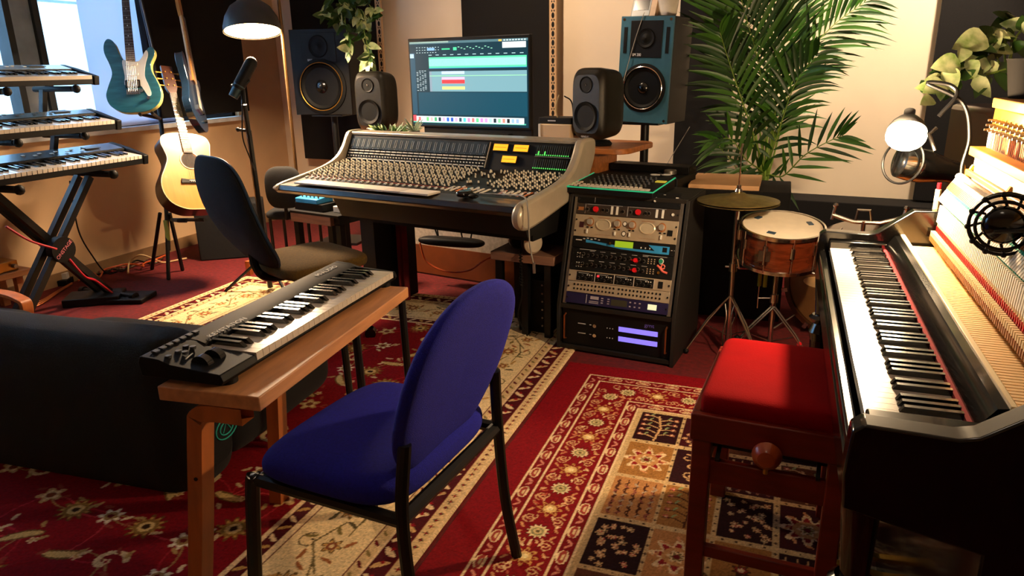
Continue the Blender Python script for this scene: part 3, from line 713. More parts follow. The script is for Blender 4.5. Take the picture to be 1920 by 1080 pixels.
q = B(BLK); q.bb((-.42, -.55, .57), (.76, -.15, .60)); q.bb((-.72, -.12, .60), (.74, -.05, .70)); q.build('under_frame', mx)
# surface mapping: s along the work surface / bridge
def srf(x, s, lift=0):
    """s 0..1 work surface, 1..2 meter bridge"""
    if s <= 1: a, b_ = V((0, -.56, .776)), V((0, -.185, .838)); t = s
    else: a, b_ = V((0, -.178, .842)), V((0, -.104, .978)); t = s-1
    p = a.lerp(b_, t); d = (b_-a).normalized(); n_ = V((1, 0, 0)).cross(d); p.x = x
    return p + n_*lift, math.atan2(d.z, d.y)
KN = mat('pale knob cap', '#e6dcc4', .4, var=.12, scale=90); KD = mat('knob skirt', '#2a2b2e', .5)
q = B(KD); q.cyl((0, 0, 0), (0, 0, .006), .0062, .0058, n=8); q.m(KN); q.cyl((0, 0, .006), (0, 0, .016), .0050, .0044, n=8); kn = Many(q, 'knob', 30)
q = B(WHITE); q.box((0, 0, .004), (.010, .020, .008)); q.m(BLK); q.box((0, 0, .0085), (.010, .002, .001)); fc = Many(q, 'fader_cap', 0)
CHX = [-.755+.0417*(i+.5) for i in range(24)]        # channel strips
spots = []
for i, x in enumerate(CHX):
    for r_ in range(14):
        s = .17+.80*r_/13
        spots.append((x-.009+(.004 if r_ % 2 else -.002), s)); 
        if r_ % 3 != 1: spots.append((x+.011, s+.02))
for i in range(12):                                      # right hand section
    for r_ in range(12):
        x = .46+.026*i; s = .28+.68*r_/11
        if (i*7+r_*3) % 5: spots.append((x, s))
for k in range(26): spots.append((.27+.16*rd.random(), .35+.6*rd.random()))
cw = Mx.Rotation(A0, 3, 'Z')
def camdist(x, s): p, _ = srf(x, min(s, .99)); w = V((-1.725, 3.85, 0))+cw @ p; return (w-O).length
spots.sort(key=lambda t: camdist(*t))
bank = B(KD)
for k, (x, s) in enumerate(spots):
    p, a = srf(x, min(s, .99))
    if k < 100: kn.put(mx, p, (a, 0, 0))
    else:
        nn = V((0, -math.sin(a), math.cos(a))); bank.m(KD); bank.cyl(p, p+nn*.006, .0062, n=6, cap=False); bank.m(KN); bank.cyl(p+nn*.006, p+nn*.016, .0050, .0044, n=6)
o = bank.build('knob_bank', mx); o['kind'] = 'stuff'; o['label'] = 'rows of small pale knobs'
FCOL = [WHITE, WHITE, mat('orange cap', '#e08a4a', .4), mat('cyan cap', '#6ab8c8', .4), WHITE, mat('pink cap', '#d8a8a0', .4)]
for i, x in enumerate(CHX+[.27+.028*k for k in range(7)]+[.52+.032*k for k in range(8)]):
    p, a = srf(x, .075 if i < 24 else .12+.04*(i % 3)); o = fc.put(mx, p, (a, 0, 0))
q = B(mat('red scribble strip', '#8a3018', .6)); p, a = srf(0, .145); q.box((-.25, p.y, p.z+.001), (1.0, .008, .003), (a, 0, 0)); q.build('scribble_strip', mx)
CAPS = [mat('cream fader slot', '#d8cdb8', .5), mat('pink fader slot', '#c08a78', .5), mat('cyan fader slot', '#5ab0c0', .5), mat('orange fader slot', '#d87a38', .5)]
for k in range(14):
    x = .255+.036*k+(.06 if k > 6 else 0); q = B(CAPS[[0, 0, 3, 2, 0, 0, 0, 1, 0, 0, 1, 3, 0, 0][k]]); p, a = srf(x, .10); q.box(p+V((0, .01, .003)), (.014, .07, .004), (a, 0, -.25)); q.build('fader_strip', mx)
# bridge: upper meter field, button rows, amber meters
q = B(mat('smoked meter window', '#33404a', .2, coat=.4, var=.3, scale=25)); p, a = srf(-.255, 1.72, .003); q.box(p, (.99, .075, .004), (a, 0, 0)); q.build('meter_window', mx)
q = B(mat('dim meter bar', '#7f8c92', .5)); 
for i, x in enumerate(CHX):
    for dx in (-.008, .004):
        p, a = srf(x+dx, 1.72, .006); q.box(p, (.0028, .05, .001), (a, 0, 0))
    p, a = srf(x, 1.50, .006); q.box(p, (.003, .003, .002), (a, 0, 0))
q.build('meter_bars', mx)
q = B(WHITE); q.box((0, 0, .003), (.0062, .0055, .006)); bt = Many(q, 'button', 0)
bank = B(WHITE); cnt = 0
for r_ in range(4):
    for i, x in reversed(list(enumerate(CHX))):
        for k in range(4 if r_ != 1 else 2):
            p, a = srf(x-.0135+k*.009*(1 if r_ != 1 else 2.4), 1.07+.11*r_, .001)
            if cnt < 100: bt.put(mx, p, (a, 0, 0))
            else: bank.box(p+V((0, -.002, .002)), (.0062, .0055, .006), (a, 0, 0))
            cnt += 1
o = bank.build('button_bank', mx); o['kind'] = 'stuff'; o['label'] = 'rows of small white buttons'
q = B(CHK)
p, a = srf(.252, 1.5, .005); q.box(p, (.004, .15, .006), (a, 0, 0)); q.build('bridge_divider', mx)
AMB = glow('amber meter glow', '#ffa21a', .95); AMBD = mat('amber meter needle', '#5a2a06', .5)
for x, s in ((.325, 1.80), (.452, 1.80), (.395, 1.38)):
    q = B(BLK); p, a = srf(x, s, .004); q.box(p, (.098, .046, .006), (a, 0, 0)); q.m(AMB); p, a = srf(x, s, .008); q.box(p, (.088, .036, .002), (a, 0, 0)); q.m(AMBD); p, a = srf(x, s, .0095); q.box(p, (.07, .0015, .001), (a, 0, 0)); q.build('vu_meter', mx, label='glowing amber needle meter')
GRL = glow('green meter segment', '#58d860', .7)
q = B(mat('meter grille', '#2c3438', .4))
for k in range(16):
    for s in (1.78, 1.30):
        p, a = srf(.55+.0125*k, s, .004); q.box(p, (.006, .05, .002), (a, 0, 0))
q.m(GRL)
for k in range(16):
    for s in (1.60, 1.13): p, a = srf(.55+.0125*k, s, .006); q.box(p, (.005, .006, .002), (a, 0, 0))
for k in (1, 4): p, a = srf(.55+.0125*k, 1.66, .006); q.box(p, (.007, .022, .002), (a, 0, 0))
q.m(STEEL); p, a = srf(.65, 1.54, .006); q.box(p, (.21, .004, .003), (a, 0, 0))
q.build('level_meters', mx, label='green lit level meters')
def cw_pt(x, y, z): return V((-1.725, 3.85, 0))+cw @ V((x, y, z))
# white strip lying on the armrest, mouse and cable
o = thing('cover_strip', 'long white slatted strip lying on the front armrest of the console', 'strip', cw_pt(-.20, -.655, .774), A0)
q = B(mat('matt white strip', '#e4dacb', .5, var=.05)); q.bb((-.46, -.045, 0), (.17, .06, .010)); q.build('panel', o, bev=.002)
q = B(mat('greyish strip', '#cfc4b6', .5)); q.bb((.173, -.045, 0), (.28, .06, .010)); q.build('panel', o, bev=.002)
q = B(mat('matt white strip', '#e4dacb')); q.bb((.283, -.045, 0), (.46, .06, .010)); q.build('panel', o, bev=.002)
o = thing('computer_mouse', 'black mouse on the right end of the console armrest', 'mouse', cw_pt(.43, -.63, .776), A0)
q = B(BLKG); q.cushion((0, 0, .014), (.06, .10, .034), e=.7); q.build('body', o)
q = B(BLK); q.ball((.07, -.03, .01), (.028, .022, .012), 10); q.build('wheel', o)
q = B(mat('grey cable', '#8a857c', .6)); q.tube(curve([cw_pt(.5, -.60, .79), cw_pt(.66, -.63, .80), cw_pt(.80, -.70, .812), cw_pt(.845, -.74, .76), cw_pt(.85, -.74, .62), cw_pt(.86, -.72, .50)]), .004, 6); q.m(STEEL); q.cyl(cw_pt(.86, -.72, .52), cw_pt(.862, -.72, .47), .007, n=8)
tag(q.build('headphone_cable'), 'grey cable draped over the right cheek of the console with a plug', 'cable')
# ================================================================== SCREEN SHELF (behind the console)
A1 = R(-10.7)
dk = thing('monitor_desk', 'raised wooden shelf desk behind the console carrying the screen', 'desk', (-1.75, 4.28, 0), A1)
q = B(OAK)
poly = rrect(2.05, .50, .10, 5); q.prism(poly, .905, .935); q.build('desk_top', dk, bev=.004)
for x in (-.85, .76):
    q = B(OAK); q.bb((x, -.12, 0), (x+.03, .2, .905)); q.build('leg_panel', dk)
q = B(mat('orange stained panel', '#7c3c16', .5, var=.3, scale=6)); q.bb((-.84, -.08, .012), (.62, -.06, .21)); q.build('modesty_panel', dk)
q = B(mat('white cable board', '#b6aa9c', .6, var=.25, scale=50)); q.bb((-.60, -.075, .21), (.62, -.06, .50)); q.build('back_board', dk)
for k, (x, dx) in enumerate(((-.42, .08), (-.34, .03), (-.2, .05), (-.02, -.03))):
    q = B(BLK); q.tube(curve([dk.location+V((x, -.16, .60)), dk.location+V((x+dx, -.17, .42)), dk.location+V((x+dx*1.5, -.18, .33))]), .005, 6)
    tag(q.build('hanging_cable'), ['leftmost black cable hanging under the console, nearest the red cloth', 'black cable hanging under the console, second from the red cloth', 'black cable hanging under the console, third from the red cloth', 'rightmost black cable hanging under the console, farthest from the red cloth'][k], 'cable')
q = B(BLK); q.cushion(dk.location+V((-.20, -.19, .30)), (.46, .10, .06), e=.6); tag(q.build('cable_bundle'), 'dark bundle of cables sagging under the console', 'cable bundle')
q = B(mat('orange cable', '#c4521c', .5)); q.tube(curve([dk.location+V((-.42, -.20, .28)), dk.location+V((-.38, -.20, .16)), dk.location+V((-.24, -.20, .10)), dk.location+V((-.08, -.20, .12)), dk.location+V((.04, -.20, .20)), dk.location+V((.14, -.18, .24))]), .006, 6)
tag(q.build('orange_cable'), 'orange cable looping below the cable bundle under the console', 'cable')
# red curtain beside left leg
q = B(mat('dark red drape', '#6a0814', .9, var=.4)); q.grid(lambda u, v: cw_pt(-.55+.26*u, -.22+.012*math.sin(u*40), .02+.57*v), 50, 4); q.m(RED); q.box(cw_pt(-.42, -.25, .45), (.012, .006, .2), (0, .1, 0))
tag(q.build('red_drape'), 'dark red cloth hanging under the left half of the console', 'cloth')
# ---- monitor
TL, BRp = None, None
mo = thing('computer_monitor', 'wide computer screen showing teal music software above the console', 'monitor', (-1.835, 4.17, .935), R(-10.2))
SW, SH, SZ = .875, .515, .075
q = B(BLK); q.bb((-SW/2, -.0, SZ), (SW/2, .035, SZ+SH+.02)); BEZ = q.build('bezel', mo, bev=.004)
q = B(BLK); q.bb((-.35, .01, SZ-.05), (.44, .03, SZ)); q.build('chin', mo)
q = B(BLK); q.bb((-.05, .03, .0), (.05, .06, .15)); q.bb((-.18, -.05, 0), (.25, .12, .018)); q.bb((-.08, -.03, 0), (.30, .04, .05)); q.build('stand', mo)
def em(h, s=1.25): return mat('screen '+h, '#000000', .5, var=0, emis=h, es=s, spec=.2)
def scr(name, rects, lay):
    q = B(em(rects[0][4]))
    for (x0_, y0_, x1_, y1_, col) in rects:
        q.m(em(col)); q.bb((-SW/2+.012+x0_*(SW-.024), -.0008-lay*.0004, SZ+.012+(1-y1_)*(SH-.012)), (-SW/2+.012+x1_*(SW-.024), 0, SZ+.012+(1-y0_)*(SH-.012)))
    return q.build(name, BEZ, smooth=0)
rs = [(0, 0, 1, 1, '#062c38')]
scr('screen_background', rs, 0)
rs = [(0, 0, 1, .028, '#4a6a70'), (0, 0, .35, .018, '#9ab0a0'), (0, .13, .045, .87, '#1c4658'), (.06, .60, .99, .87, '#0a4152'), (.17, .35, .99, .59, '#6f98a0'), (.17, .185, .99, .31, '#52d39a'), (.17, .205, .985, .29, '#9af0cc'), (0, .88, .03, .955, '#d84850'), (.0, .955, .98, .97, '#48b090'), (.03, .89, .965, .965, '#d8e8ea')]
scr('screen_panels', rs, 1)
rs = [(.28, .35, .48, .385, '#b4ccf4'), (.28, .42, .48, .45, '#e8b0d8'), (.28, .45, .48, .495, '#f03a40'), (.28, .53, .48, .565, '#f0d878'), (.17, .40, .99, .408, '#90d8a0'), (.80, .035, .985, .10, '#e4ecea'), (.77, .005, .795, .026, '#f0b040'), (.17, .31, .99, .318, '#2a8ab0'), (.16, .075, .225, .105, '#7aa8d8'), (.29, .085, .36, .10, '#40d088'), (.39, .075, .42, .11, '#48c890'), (.17, .35, .19, .59, '#80909c'), (.0, .14, .035, .19, '#a8c4d8')]
for k in range(13): rs.append((.17+.064*k, .155, .17+.064*k+.028, .163, '#a8c8c8'))
for k in range(26): rs.append((.06+.024*(k % 9)+.002*(k % 3), .065+.03*(k//9), .06+.024*(k % 9)+.013, .072+.03*(k//9), '#b0c8c8'))
for k in range(12): rs.append((.43+.025*k, .07+.012*(k % 3), .43+.025*k+.014, .078+.012*(k % 3), '#90d8b0'))
for k in range(14):
    for j in range(4): rs.append((.052+.024*j+.003*((k*j) % 3), .34+.018*k, .052+.024*j+.016, .347+.018*k, '#a8bcc0' if (k+j) % 4 else '#2a4a50'))
DC = ['#e86a6a', '#f0f0f0', '#70c070', '#e0a8a0', '#48a068', '#203040', '#e0a0c0', '#3060c0', '#2850b0', '#c0a0e0', '#304858', '#50c0c0', '#e080b0', '#f07070', '#60d080', '#f080c0', '#e090d0', '#a0e0c0', '#202830', '#80c090', '#e08070', '#202020', '#90b0e0', '#90a8f0']
for k in range(24): rs.append((.05+.037*k, .902, .05+.037*k+.022, .95, DC[k]))
for k in range(8): rs.append((.81+.023*k, .008, .81+.023*k+.014, .022, '#c0d0d0'))
scr('screen_details', rs, 2)
# ---- small things on the shelf
o = thing('dock_box', 'beige square box on the shelf right of the screen', 'box', at(1040, 258, Y=4.02)-V((0, 0, .0)), A1)
o.location.z = .936
q = B(mat('beige box', '#c9ae8c', .5, var=.08)); q.bb((-.10, 0, .0), (.10, .12, .115)); q.build('body', o, bev=.006)
q = B(WHITE); q.bb((-.105, -.004, 0), (-.092, .06, .115)); q.build('edge', o)
o = thing('audio_interface', 'black interface unit lying on top of the beige box', 'audio interface', (o.location.x-.01, o.location.y+.02, 1.052), A1)
q = B(BLK); q.bb((-.10, 0, 0), (.11, .13, .035)); q.build('body', o, bev=.003)
q = B(LET); q.bb((-.04, -.0015, .014), (.01, .0, .020)); q.build('front_mark', o)
for k, (pp, lab, mt) in enumerate((([(1048, 178), (1042, 205), (1052, 240), (1060, 256)], 'pale cable hanging in front of the beige box', mat('pale cable', '#b8a070', .6)), ([(1058, 180), (1072, 192), (1076, 230), (1078, 254)], 'dark cable looping beside the right studio monitor', BLK), ([(850, 243), (870, 236), (905, 240), (935, 250)], 'thin cable lying under the screen on the shelf', mat('brown cable', '#6a5540', .6)), ([(795, 238), (818, 240), (842, 225), (860, 232)], 'black cable on the shelf left of the screen stand', BLK))):
    q = B(mt); pts = [at(x, y, Y=4.05) for x, y in pp]
    if k > 1: pts = [V((p_.x, p_.y-.05, .941)) for p_ in pts]
    q.tube(curve(pts), .004, 6); tag(q.build('cable'), lab, 'cable')
# ================================================================== SPEAKERS
GEN = mat('dark bronze speaker shell', '#1b1810', .45, metal=.3, var=.35, scale=60, bump=.1, bscale=400)
CONE = mat('speaker cone', '#050505', .6, var=.3, spec=.2)
def genelec(loc, rot, label, w=.245, h=.40, d=.22):
    o = thing('studio_monitor', label, 'speaker', loc, rot, 'rounded studio monitors on the shelf')
    def fn(u, v):
        a = 2*PI*u; sg = lambda t, p: math.copysign(abs(t)**p, t)
        y = v; k = (1-abs(2*v-1)**6*.22)*(1-.12*v)
        return V((w/2*k*sg(math.cos(a), .42), -d/2+d*y, .028+h/2+h/2*k*sg(math.sin(a), .42)))
    q = B(GEN); q.grid(fn, 48, 16, True); q.add([fn(i/48, 0) for i in range(48)], [tuple(range(48))]); q.add([fn(i/48, 1) for i in range(48)], [tuple(range(47, -1, -1))]); q.build('cabinet', o)
    q = B(CONE); q.lathe([(.08, 0), (.078, .008), (.05, -.004), (.028, -.012), (.02, -.006), (.0, -.002)], (0, -d/2-.002, .028+h*.34), (PI/2, 0, 0)); q.build('woofer', o)
    q = B(CONE); q.lathe([(.045, 0), (.043, .004), (.02, -.008), (.012, -.006), (.0, 0)], (0, -d/2-.001, .028+h*.76), (PI/2, 0, 0)); q.m(CHROME); q.ball((0, -d/2-.0, .028+h*.76), .006, 8); q.build('tweeter', o)
    q = B(BLK); q.lathe([(.07, 0), (.075, .01), (.06, .028), (.05, .03)], (0, 0, 0), sx=1.1); q.build('base', o)
    text('lettering', 'GENELEC', .014, LET, o, basis((0, -d/2-.003, .055), (1, 0, 0), (0, 0, 1)))
    return o
p = at(712, 245, Y=4.36); genelec((p.x, p.y, .936), R(-2), 'dark rounded studio monitor left of the screen')
p = at(1122, 250, Y=4.05); genelec((p.x, p.y, .936), R(-27), 'bronze lit rounded studio monitor right of the screen')
BLUEG = mat('blue grey painted baffle', '#2f5f74', .5, var=.25, scale=12)
def bigspk(loc, rot, label, w, h, d, bm_, gold, txt, tilt=0):
    o = thing('loudspeaker', label, 'speaker', loc, (0, tilt, rot))
    q = B(BLK); q.bb((-w/2, 0, 0), (w/2, d, h)); q.build('cabinet', o, bev=.004)
    q = B(bm_); q.bb((-w/2, -.014, 0), (w/2, 0, h)); q.build('baffle', o, bev=.003)
    q = B(CONE); q.m(CONE); q.lathe([(w*.43, .001), (w*.43, .008), (w*.38, .012), (w*.36, .004), (w*.34, .010), (w*.30, .002), (w*.12, -.03), (0, -.03)], (0, -.015, h*.335), (PI/2, 0, 0), n=40)
    q.m(CHROME if not gold else BRS); q.tube([(w*.37*math.cos(t/40*2*PI), -.028, h*.335+w*.37*math.sin(t/40*2*PI)) for t in range(40)], .0028, 6, closed=True)
    q.m(BLKG); q.ball((0, -.012, h*.335), (w*.11, .02, w*.11), 16); q.build('woofer', o)
    q = B(BLK); q.bb((-w*.30, -.019, h*.62), (w*.30, -.012, h*.96)); q.build('tweeter_plate', o, bev=.002)
    q = B(CONE); q.lathe([(w*.17, 0), (w*.16, .006), (w*.10, -.002), (w*.04, .004), (0, .008)], (0, -.02, h*.80), (PI/2, 0, 0)); q.build('tweeter', o)
    if not gold:
        for s in (-1, 1):
            q = B(BLK); q.bb((s*w*.40-.010, -.017, h*.66), (s*w*.40+.010, -.013, h*.90)); q.build('port', o)
        for sx in (-1, 1):
            for z in (.03, .97):
                q = B(CHROME); q.cyl((sx*w*.44, -.016, h*z), (sx*w*.44, -.013, h*z), .008, n=12); q.build('screw', o)
    text('lettering', txt, .022, mat('white print', '#f0f0f0', .5, var=0), o, basis((-w*.16, -.0205, h*.645), (1, 0, 0), (0, 0, 1)), sx=.8)
    return o
p = at(610, 215, Y=4.9); lsp = bigspk((p.x, p.y, p.z), R(6), 'black loudspeaker with a gold ringed woofer on a stand left of the console', .48, .63, .3, BLK, True, 'BM15', 0)
p = at(1203, 230, Y=4.42); rsp = bigspk((p.x, p.y, p.z), R(-12), 'blue grey loudspeaker on a stand right of the console', .325, .60, .30, BLUEG, False, 'BM 200', R(2))
def spstand(p, label, rot, tri=True):
    o = thing('speaker_stand', label, 'speaker stand', (p.x, p.y+.12, 0), rot)
    q = B(BLKM); q.cyl((0, 0, .02), (0, 0, p.z-.012), .026); q.build('pole', o)
    q = B(BLKM); q.bb((-.13, -.12, p.z-.014), (.13, .12, p.z-.001)); q.build('top_plate', o)
    q = B(BLKM); q.bb((-.18, -.15, 0), (.18, .15, .02)); q.build('base_plate', o)
    q = B(BLKM); q.box((0, 0, .62), (.11, .09, .06)); q.build('clamp', o)
spstand(lsp.location, 'black pole stand under the left loudspeaker', R(6)); spstand(rsp.location, 'black pole stand under the blue grey loudspeaker', R(-12))
o = thing('desk_phone_gadget', 'grey handheld display unit leaning on top of the blue grey loudspeaker', 'gadget', (rsp.location.x-.035, rsp.location.y+.07, rsp.location.z+.602), (R(-22), 0, R(-15)))
q = B(mat('grey shell', '#8a8f90', .4)); q.bb((-.075, 0, 0), (.05, .03, .17)); q.build('body', o, bev=.006)
q = B(BLKG); q.bb((-.06, -.002, .04), (.035, 0, .16)); q.build('screen', o)
q = B(mat('tan side', '#c8a888', .5)); q.bb((.05, -.005, 0), (.085, .04, .16)); q.build('side_grip', o)
o = thing('white_plant_pot', 'white ceramic pot on top of the blue grey loudspeaker', 'pot', (rsp.location.x+.105, rsp.location.y+.12, rsp.location.z+.606))
q = B(mat('white ceramic', '#efe6d8', .25)); q.lathe([(.052, 0), (.056, .01), (.072, .14), (.076, .145), (.070, .145), (.05, .03), (0, .03)]); q.build('vessel', o)
q = B(mat('leaf green small', '#3c5a22', .5)); 
for k in range(14):
    a = k*2.4; q.leaf((.02*math.cos(a), .02*math.sin(a), .12), (.10*math.cos(a), .10*math.sin(a), .24+.03*(k % 3)), .035, droop=.2)
q.build('foliage', o)
# speaker cable in front of the blue speaker
q = B(mat('thin grey wire', '#a09a90', .5)); q.tube(curve([rsp.matrix_basis @ V((-.02, -.02, .62)), rsp.matrix_basis @ V((-.07, -.026, .45)), rsp.matrix_basis @ V((-.13, -.026, .20)), rsp.matrix_basis @ V((-.17, -.02, .02))]), .0022, 5); tag(q.build('wire'), 'thin grey wire hanging in front of the blue grey loudspeaker', 'wire')
q = B(mat('thin grey wire')); q.tube([at(1293, 238, Y=4.7), at(1248, 312, Y=4.3)], .0022, 5); tag(q.build('wire'), 'thin wire slanting up right of the blue grey loudspeaker', 'wire')
# ================================================================== RACK
AR = R(-6)
rk = thing('equipment_rack', 'black slanted equipment rack cabinet packed with audio units', 'rack', (-.685, 3.29, 0), AR)
RW = .575
RKM = mat('charcoal rack board', '#15110d', .6, var=.3, scale=30, bump=.2)
sd = [(-.07, .0), (-.07, .235), (.10, .765), (.44, .765), (.44, 0)]
for s in (-1, 1):
    q = B(RKM); q.prism(sd, s*RW/2-.009, s*RW/2+.009, YZ); q.build('side_panel', rk, bev=.002)
q = B(RKM); q.bb((-RW/2, .10, .75), (RW/2, .44, .77)); q.build('top_board', rk, bev=.002)
q = B(RKM); q.bb((-RW/2, -.065, .225), (RW/2, .43, .245)); q.build('shelf_board', rk)
q = B(RKM); q.bb((-RW/2, -.065, .012), (RW/2, .43, .03)); q.build('bottom_board', rk)
q = B(BLK); q.bb((-RW/2+.01, .42, .03), (RW/2-.01, .435, .75)); q.build('back_board', rk)
sl = math.atan2(.17, .53)   # face leans back
fdir = V((0, math.sin(sl), math.cos(sl))); fn_ = V((0, -math.cos(sl), math.sin(sl)))
FO = V((0, -.055, .247))
def fr(x, h, lift=0): return FO + V((x, 0, 0)) + fdir*h + fn_*lift
for s in (-1, 1):
    q = B(STEEL); q.box(fr(s*(RW/2-.027), .265, .0), (.018, .006, .53), (-sl, 0, 0)); q.build('mounting_rail', rk, label='steel mounting rail')
for x in (-.2, .2):
    for y in (-.0, .38): q = B(BLK); q.cyl((x, y, 0), (x, y, .014), .02); q.build('foot', rk)
rkM = Mx.Translation(rk.location) @ Mx.Rotation(AR, 4, 'Z')
SILV = mat('silver faceplate', '#b3a38c', .38, metal=.3, var=.12, scale=20)
DPUR = mat('dark violet faceplate', '#1c1640', .4, var=.2)
UW = .482
US = 1.235; FACE = {}
def unit(name, label, h0, u, mt, depth=.28):
    """rack unit: empty at its front lower centre, local x right, z up the slanted face, -y out of it"""
    h = u*.0445-.0015
    M = rkM @ (Mx.Translation(fr(0, h0*US)) @ Mx.Rotation(-sl, 4, 'X'))
    o = bpy.data.objects.new(name, None); C.objects.link(o); o.matrix_world = M @ Mx.Diagonal((1.06, 1, US, 1)); o['label'] = label; o['category'] = 'rack unit'
    q = B(mt); q.bb((-UW/2, -.006, 0), (UW/2, -.002, h)); FACE[o.name] = q.build('faceplate', o, bev=.001)
    q = B(BLK); q.bb((-.215, -.002, .002), (.215, depth-.1, h-.002)); q.build('chassis', o)
    for s in (-1, 1):
        for z in ((h*.25, h*.75) if u > 1 else (h*.5,)):
            q = B(BLKM); q.cyl((s*(UW/2-.008), -.0095, z), (s*(UW/2-.008), -.006, z), .004, n=8); q.build('rack_screw', o)
    return o, h
def kb_(o, x, z, r, mt, ln=.014, ring_=None, name='knob'):
    q = B(mt); q.cyl((x, -.006, z), (x, -.006-ln, z), r, r*.85, n=14)
    if ring_: q.m(ring_); q.cyl((x, -.0062, z), (x, -.0075, z), r*1.3, n=14)
    q.build(name, FACE[o.name])
def rc(o, name, rects, mt, y=-.0072):
    q = B(mt)
    for (x0_, z0_, x1_, z1_) in rects: q.bb((x0_, y, z0_), (x1_, -.005, z1_))
    q.build(name, FACE[o.name])
U = .0445
H = .004
o, h = unit('effects_processor', 'dark violet effects unit with small screens, lowest of the slanted rack face', H, 1, DPUR)
rc(o, 'display', [(-.02, .010, .055, .034)], mat('dim lcd', '#3a3a2c', .3)); rc(o, 'display', [(.15, .012, .19, .033)], glow('pale lcd', '#cfd6b0', .6))
rc(o, 'label_block', [(-.12, .024, -.08, .036), (-.125, .014, -.08, .017), (-.125, .008, -.08, .011)], mat('grey label', '#b0a8b0', .5)); rc(o, 'button', [(-.068+.03*(k % 2), .012+.009*(k//2), -.058+.03*(k % 2), .016+.009*(k//2)) for k in range(6)]+[(.065+.022*(k % 3), .012+.016*(k//3), .073+.022*(k % 3), .017+.016*(k//3)) for k in range(6)], mat('grey label'))
rc(o, 'marking', [(-.14, .006, -.138, .040)], LET)
H += U
o, h = unit('patch_bay', 'silver patch bay with two rows of sockets above the violet effects unit', H, 1, SILV)
q = B(BLK); q.cyl((0, -.0085, 0), (0, -.005, 0), .0042, n=10); pj = Many(q, 'jack_socket')
for k in range(24):
    for z in (.014, .031): pj.put(o, (-.205+.0172*k+(.008 if k > 11 else 0), 0, z))
H += U
o, h = unit('quad_gate', 'silver framed unit of four black sections, one with a red light', H, 1, SILV)
for k in range(4):
    x = -.20+.092*k; rc(o, 'section', [(x, .004, x+.088, .039)], BLK); rc(o, 'marking', [(x+.008, .033, x+.06, .0345), (x+.088, .004, x+.0895, .04)], LET, -.008)
    for j in range(5): kb_(o, x+.012+.016*j, .014+.01*(j % 2), .0042, BLKG, .01, STEEL)
    rc(o, 'button', [(x+.05+.011*j, .026, x+.055+.011*j, .030) for j in range(3)], WHITE, -.009)
rc(o, 'indicator', [(-.10, .024, -.09, .031)], glow('red lamp', '#ff3038', 1.0), -.010); rc(o, 'power_switch', [(.185, .008, .205, .034)], BLK, -.009)
H += U
o, h = unit('channel_strip_pair', 'black two row channel unit with red knobs, a green button and a red emblem', H, 2, BLK)
for row, z in enumerate((.022, .060)):
    for k in range(15):
        x = -.20+.022*k
        kb_(o, x, z+.005*((k*3) % 2), .0052, BLKG, .012, STEEL)
    rc(o, 'marking', [(-.15+.05*j, z+.018, -.125+.05*j, z+.0195) for j in range(6)], LET)
    rc(o, 'button', [(-.21+.012*j, z-.010+.008*k, -.205+.012*j, z-.007+.008*k) for j in range(3) for k in range(3)], WHITE)
    kb_(o, .072, z, .010, RED, .02); rc(o, 'pointer', [(.05, z-.003, .072, z+.003)], RED, -.012)
    rc(o, 'led_row', [(.125+.014*j, z-.008+.008*k, .130+.014*j, z-.004+.008*k) for j in range(3) for k in range(3)], mat('warm marks', '#c8b090', .5))
kb_(o, .185, .066, .009, mat('green knob', '#1e8a6a', .35), .012, WHITE)
q = B(mat('salmon emblem', '#e0685a', .5)); q.tube(curve([(.170, -.007, .050), (.182, -.007, .042), (.196, -.007, .030), (.218, -.007, .024)]), .0045, 6); q.tube([(.196+.008*math.cos(t), -.007, .046+.008*math.sin(t)) for t in [i*.5 for i in range(13)]], .003, 6); q.build('emblem', o, label='salmon red emblem')
kb_(o, .18, .022, .007, mat('brass pedal'), .008)
rc(o, 'marking', [(-.20, .082, -.12, .0835), (.10, .082, .21, .0835)], LET)
H += 2*U
o, h = unit('vocal_processor', 'black unit with a blue swoosh and a green display', H, 1, BLK)
q = B(mat('blue swoosh', '#2f8fd0', .4)); q.prism([(-.175, .022), (-.175, .034), (-.14, .030), (.06, .014), (.15, .014), (.12, .034), (.215, .034), (.215, .004), (.14, .004), (0, .008), (-.14, .022)], 0, .0012, Mx(((1, 0, 0, 0), (0, 0, -1, -.006), (0, 1, 0, 0), (0, 0, 0, 1)))); q.build('blue_stripe', o, label='blue swoosh stripe')
rc(o, 'display', [(-.035, .015, .05, .039)], glow('green lcd', '#7ea01e', .55), -.008); kb_(o, -.055, .026, .006, mat('brass pedal')); rc(o, 'window', [(.185, .012, .205, .03)], BLK, -.0085)
rc(o, 'marking', [(-.225, .028, -.195, .032), (.222, .020, .238, .023)], LET, -.0074)
rc(o, 'button', [(-.19+.018*k, .034+.003*(k % 2), -.18+.018*k, .038+.003*(k % 2)) for k in range(5)]+[(.085+.02*k, .018, .09+.02*k, .024) for k in range(3)], LET)
H += U
o, h = unit('dual_preamp', 'silver two channel preamp with two oval meters', H, 2, SILV)
for x in (-.10, .105):
    q = B(mat('meter rim', '#d8cbb0', .3, metal=.4)); q.lathe([(.036, 0), (.038, .003), (.032, .006), (.030, .002), (0, .001)], (x, -.0065, .052), (PI/2, 0, 0), sx=1, sy=.62, n=32); q.build('oval_meter', o, label='oval meter')
    rc(o, 'marking', [(x-.03, .078, x+.03, .0795), (x-.035, .012, x+.04, .0128)], BRN)
for x in (-.165, -.035, .035, .17): kb_(o, x, .060, .014, mat('clear knob', '#d6cfc4', .15, metal=.6), .018, BRN)
for (x, z) in ((0, .062), (0, .024)): kb_(o, x, z, .008, WHITE, .006, BLK, 'jack_socket')
for x in (-.175, -.155, -.045, -.025, .025, .042, .165, .185): rc(o, 'button', [(x-.005, .036, x+.005, .041)], BLK, -.009)
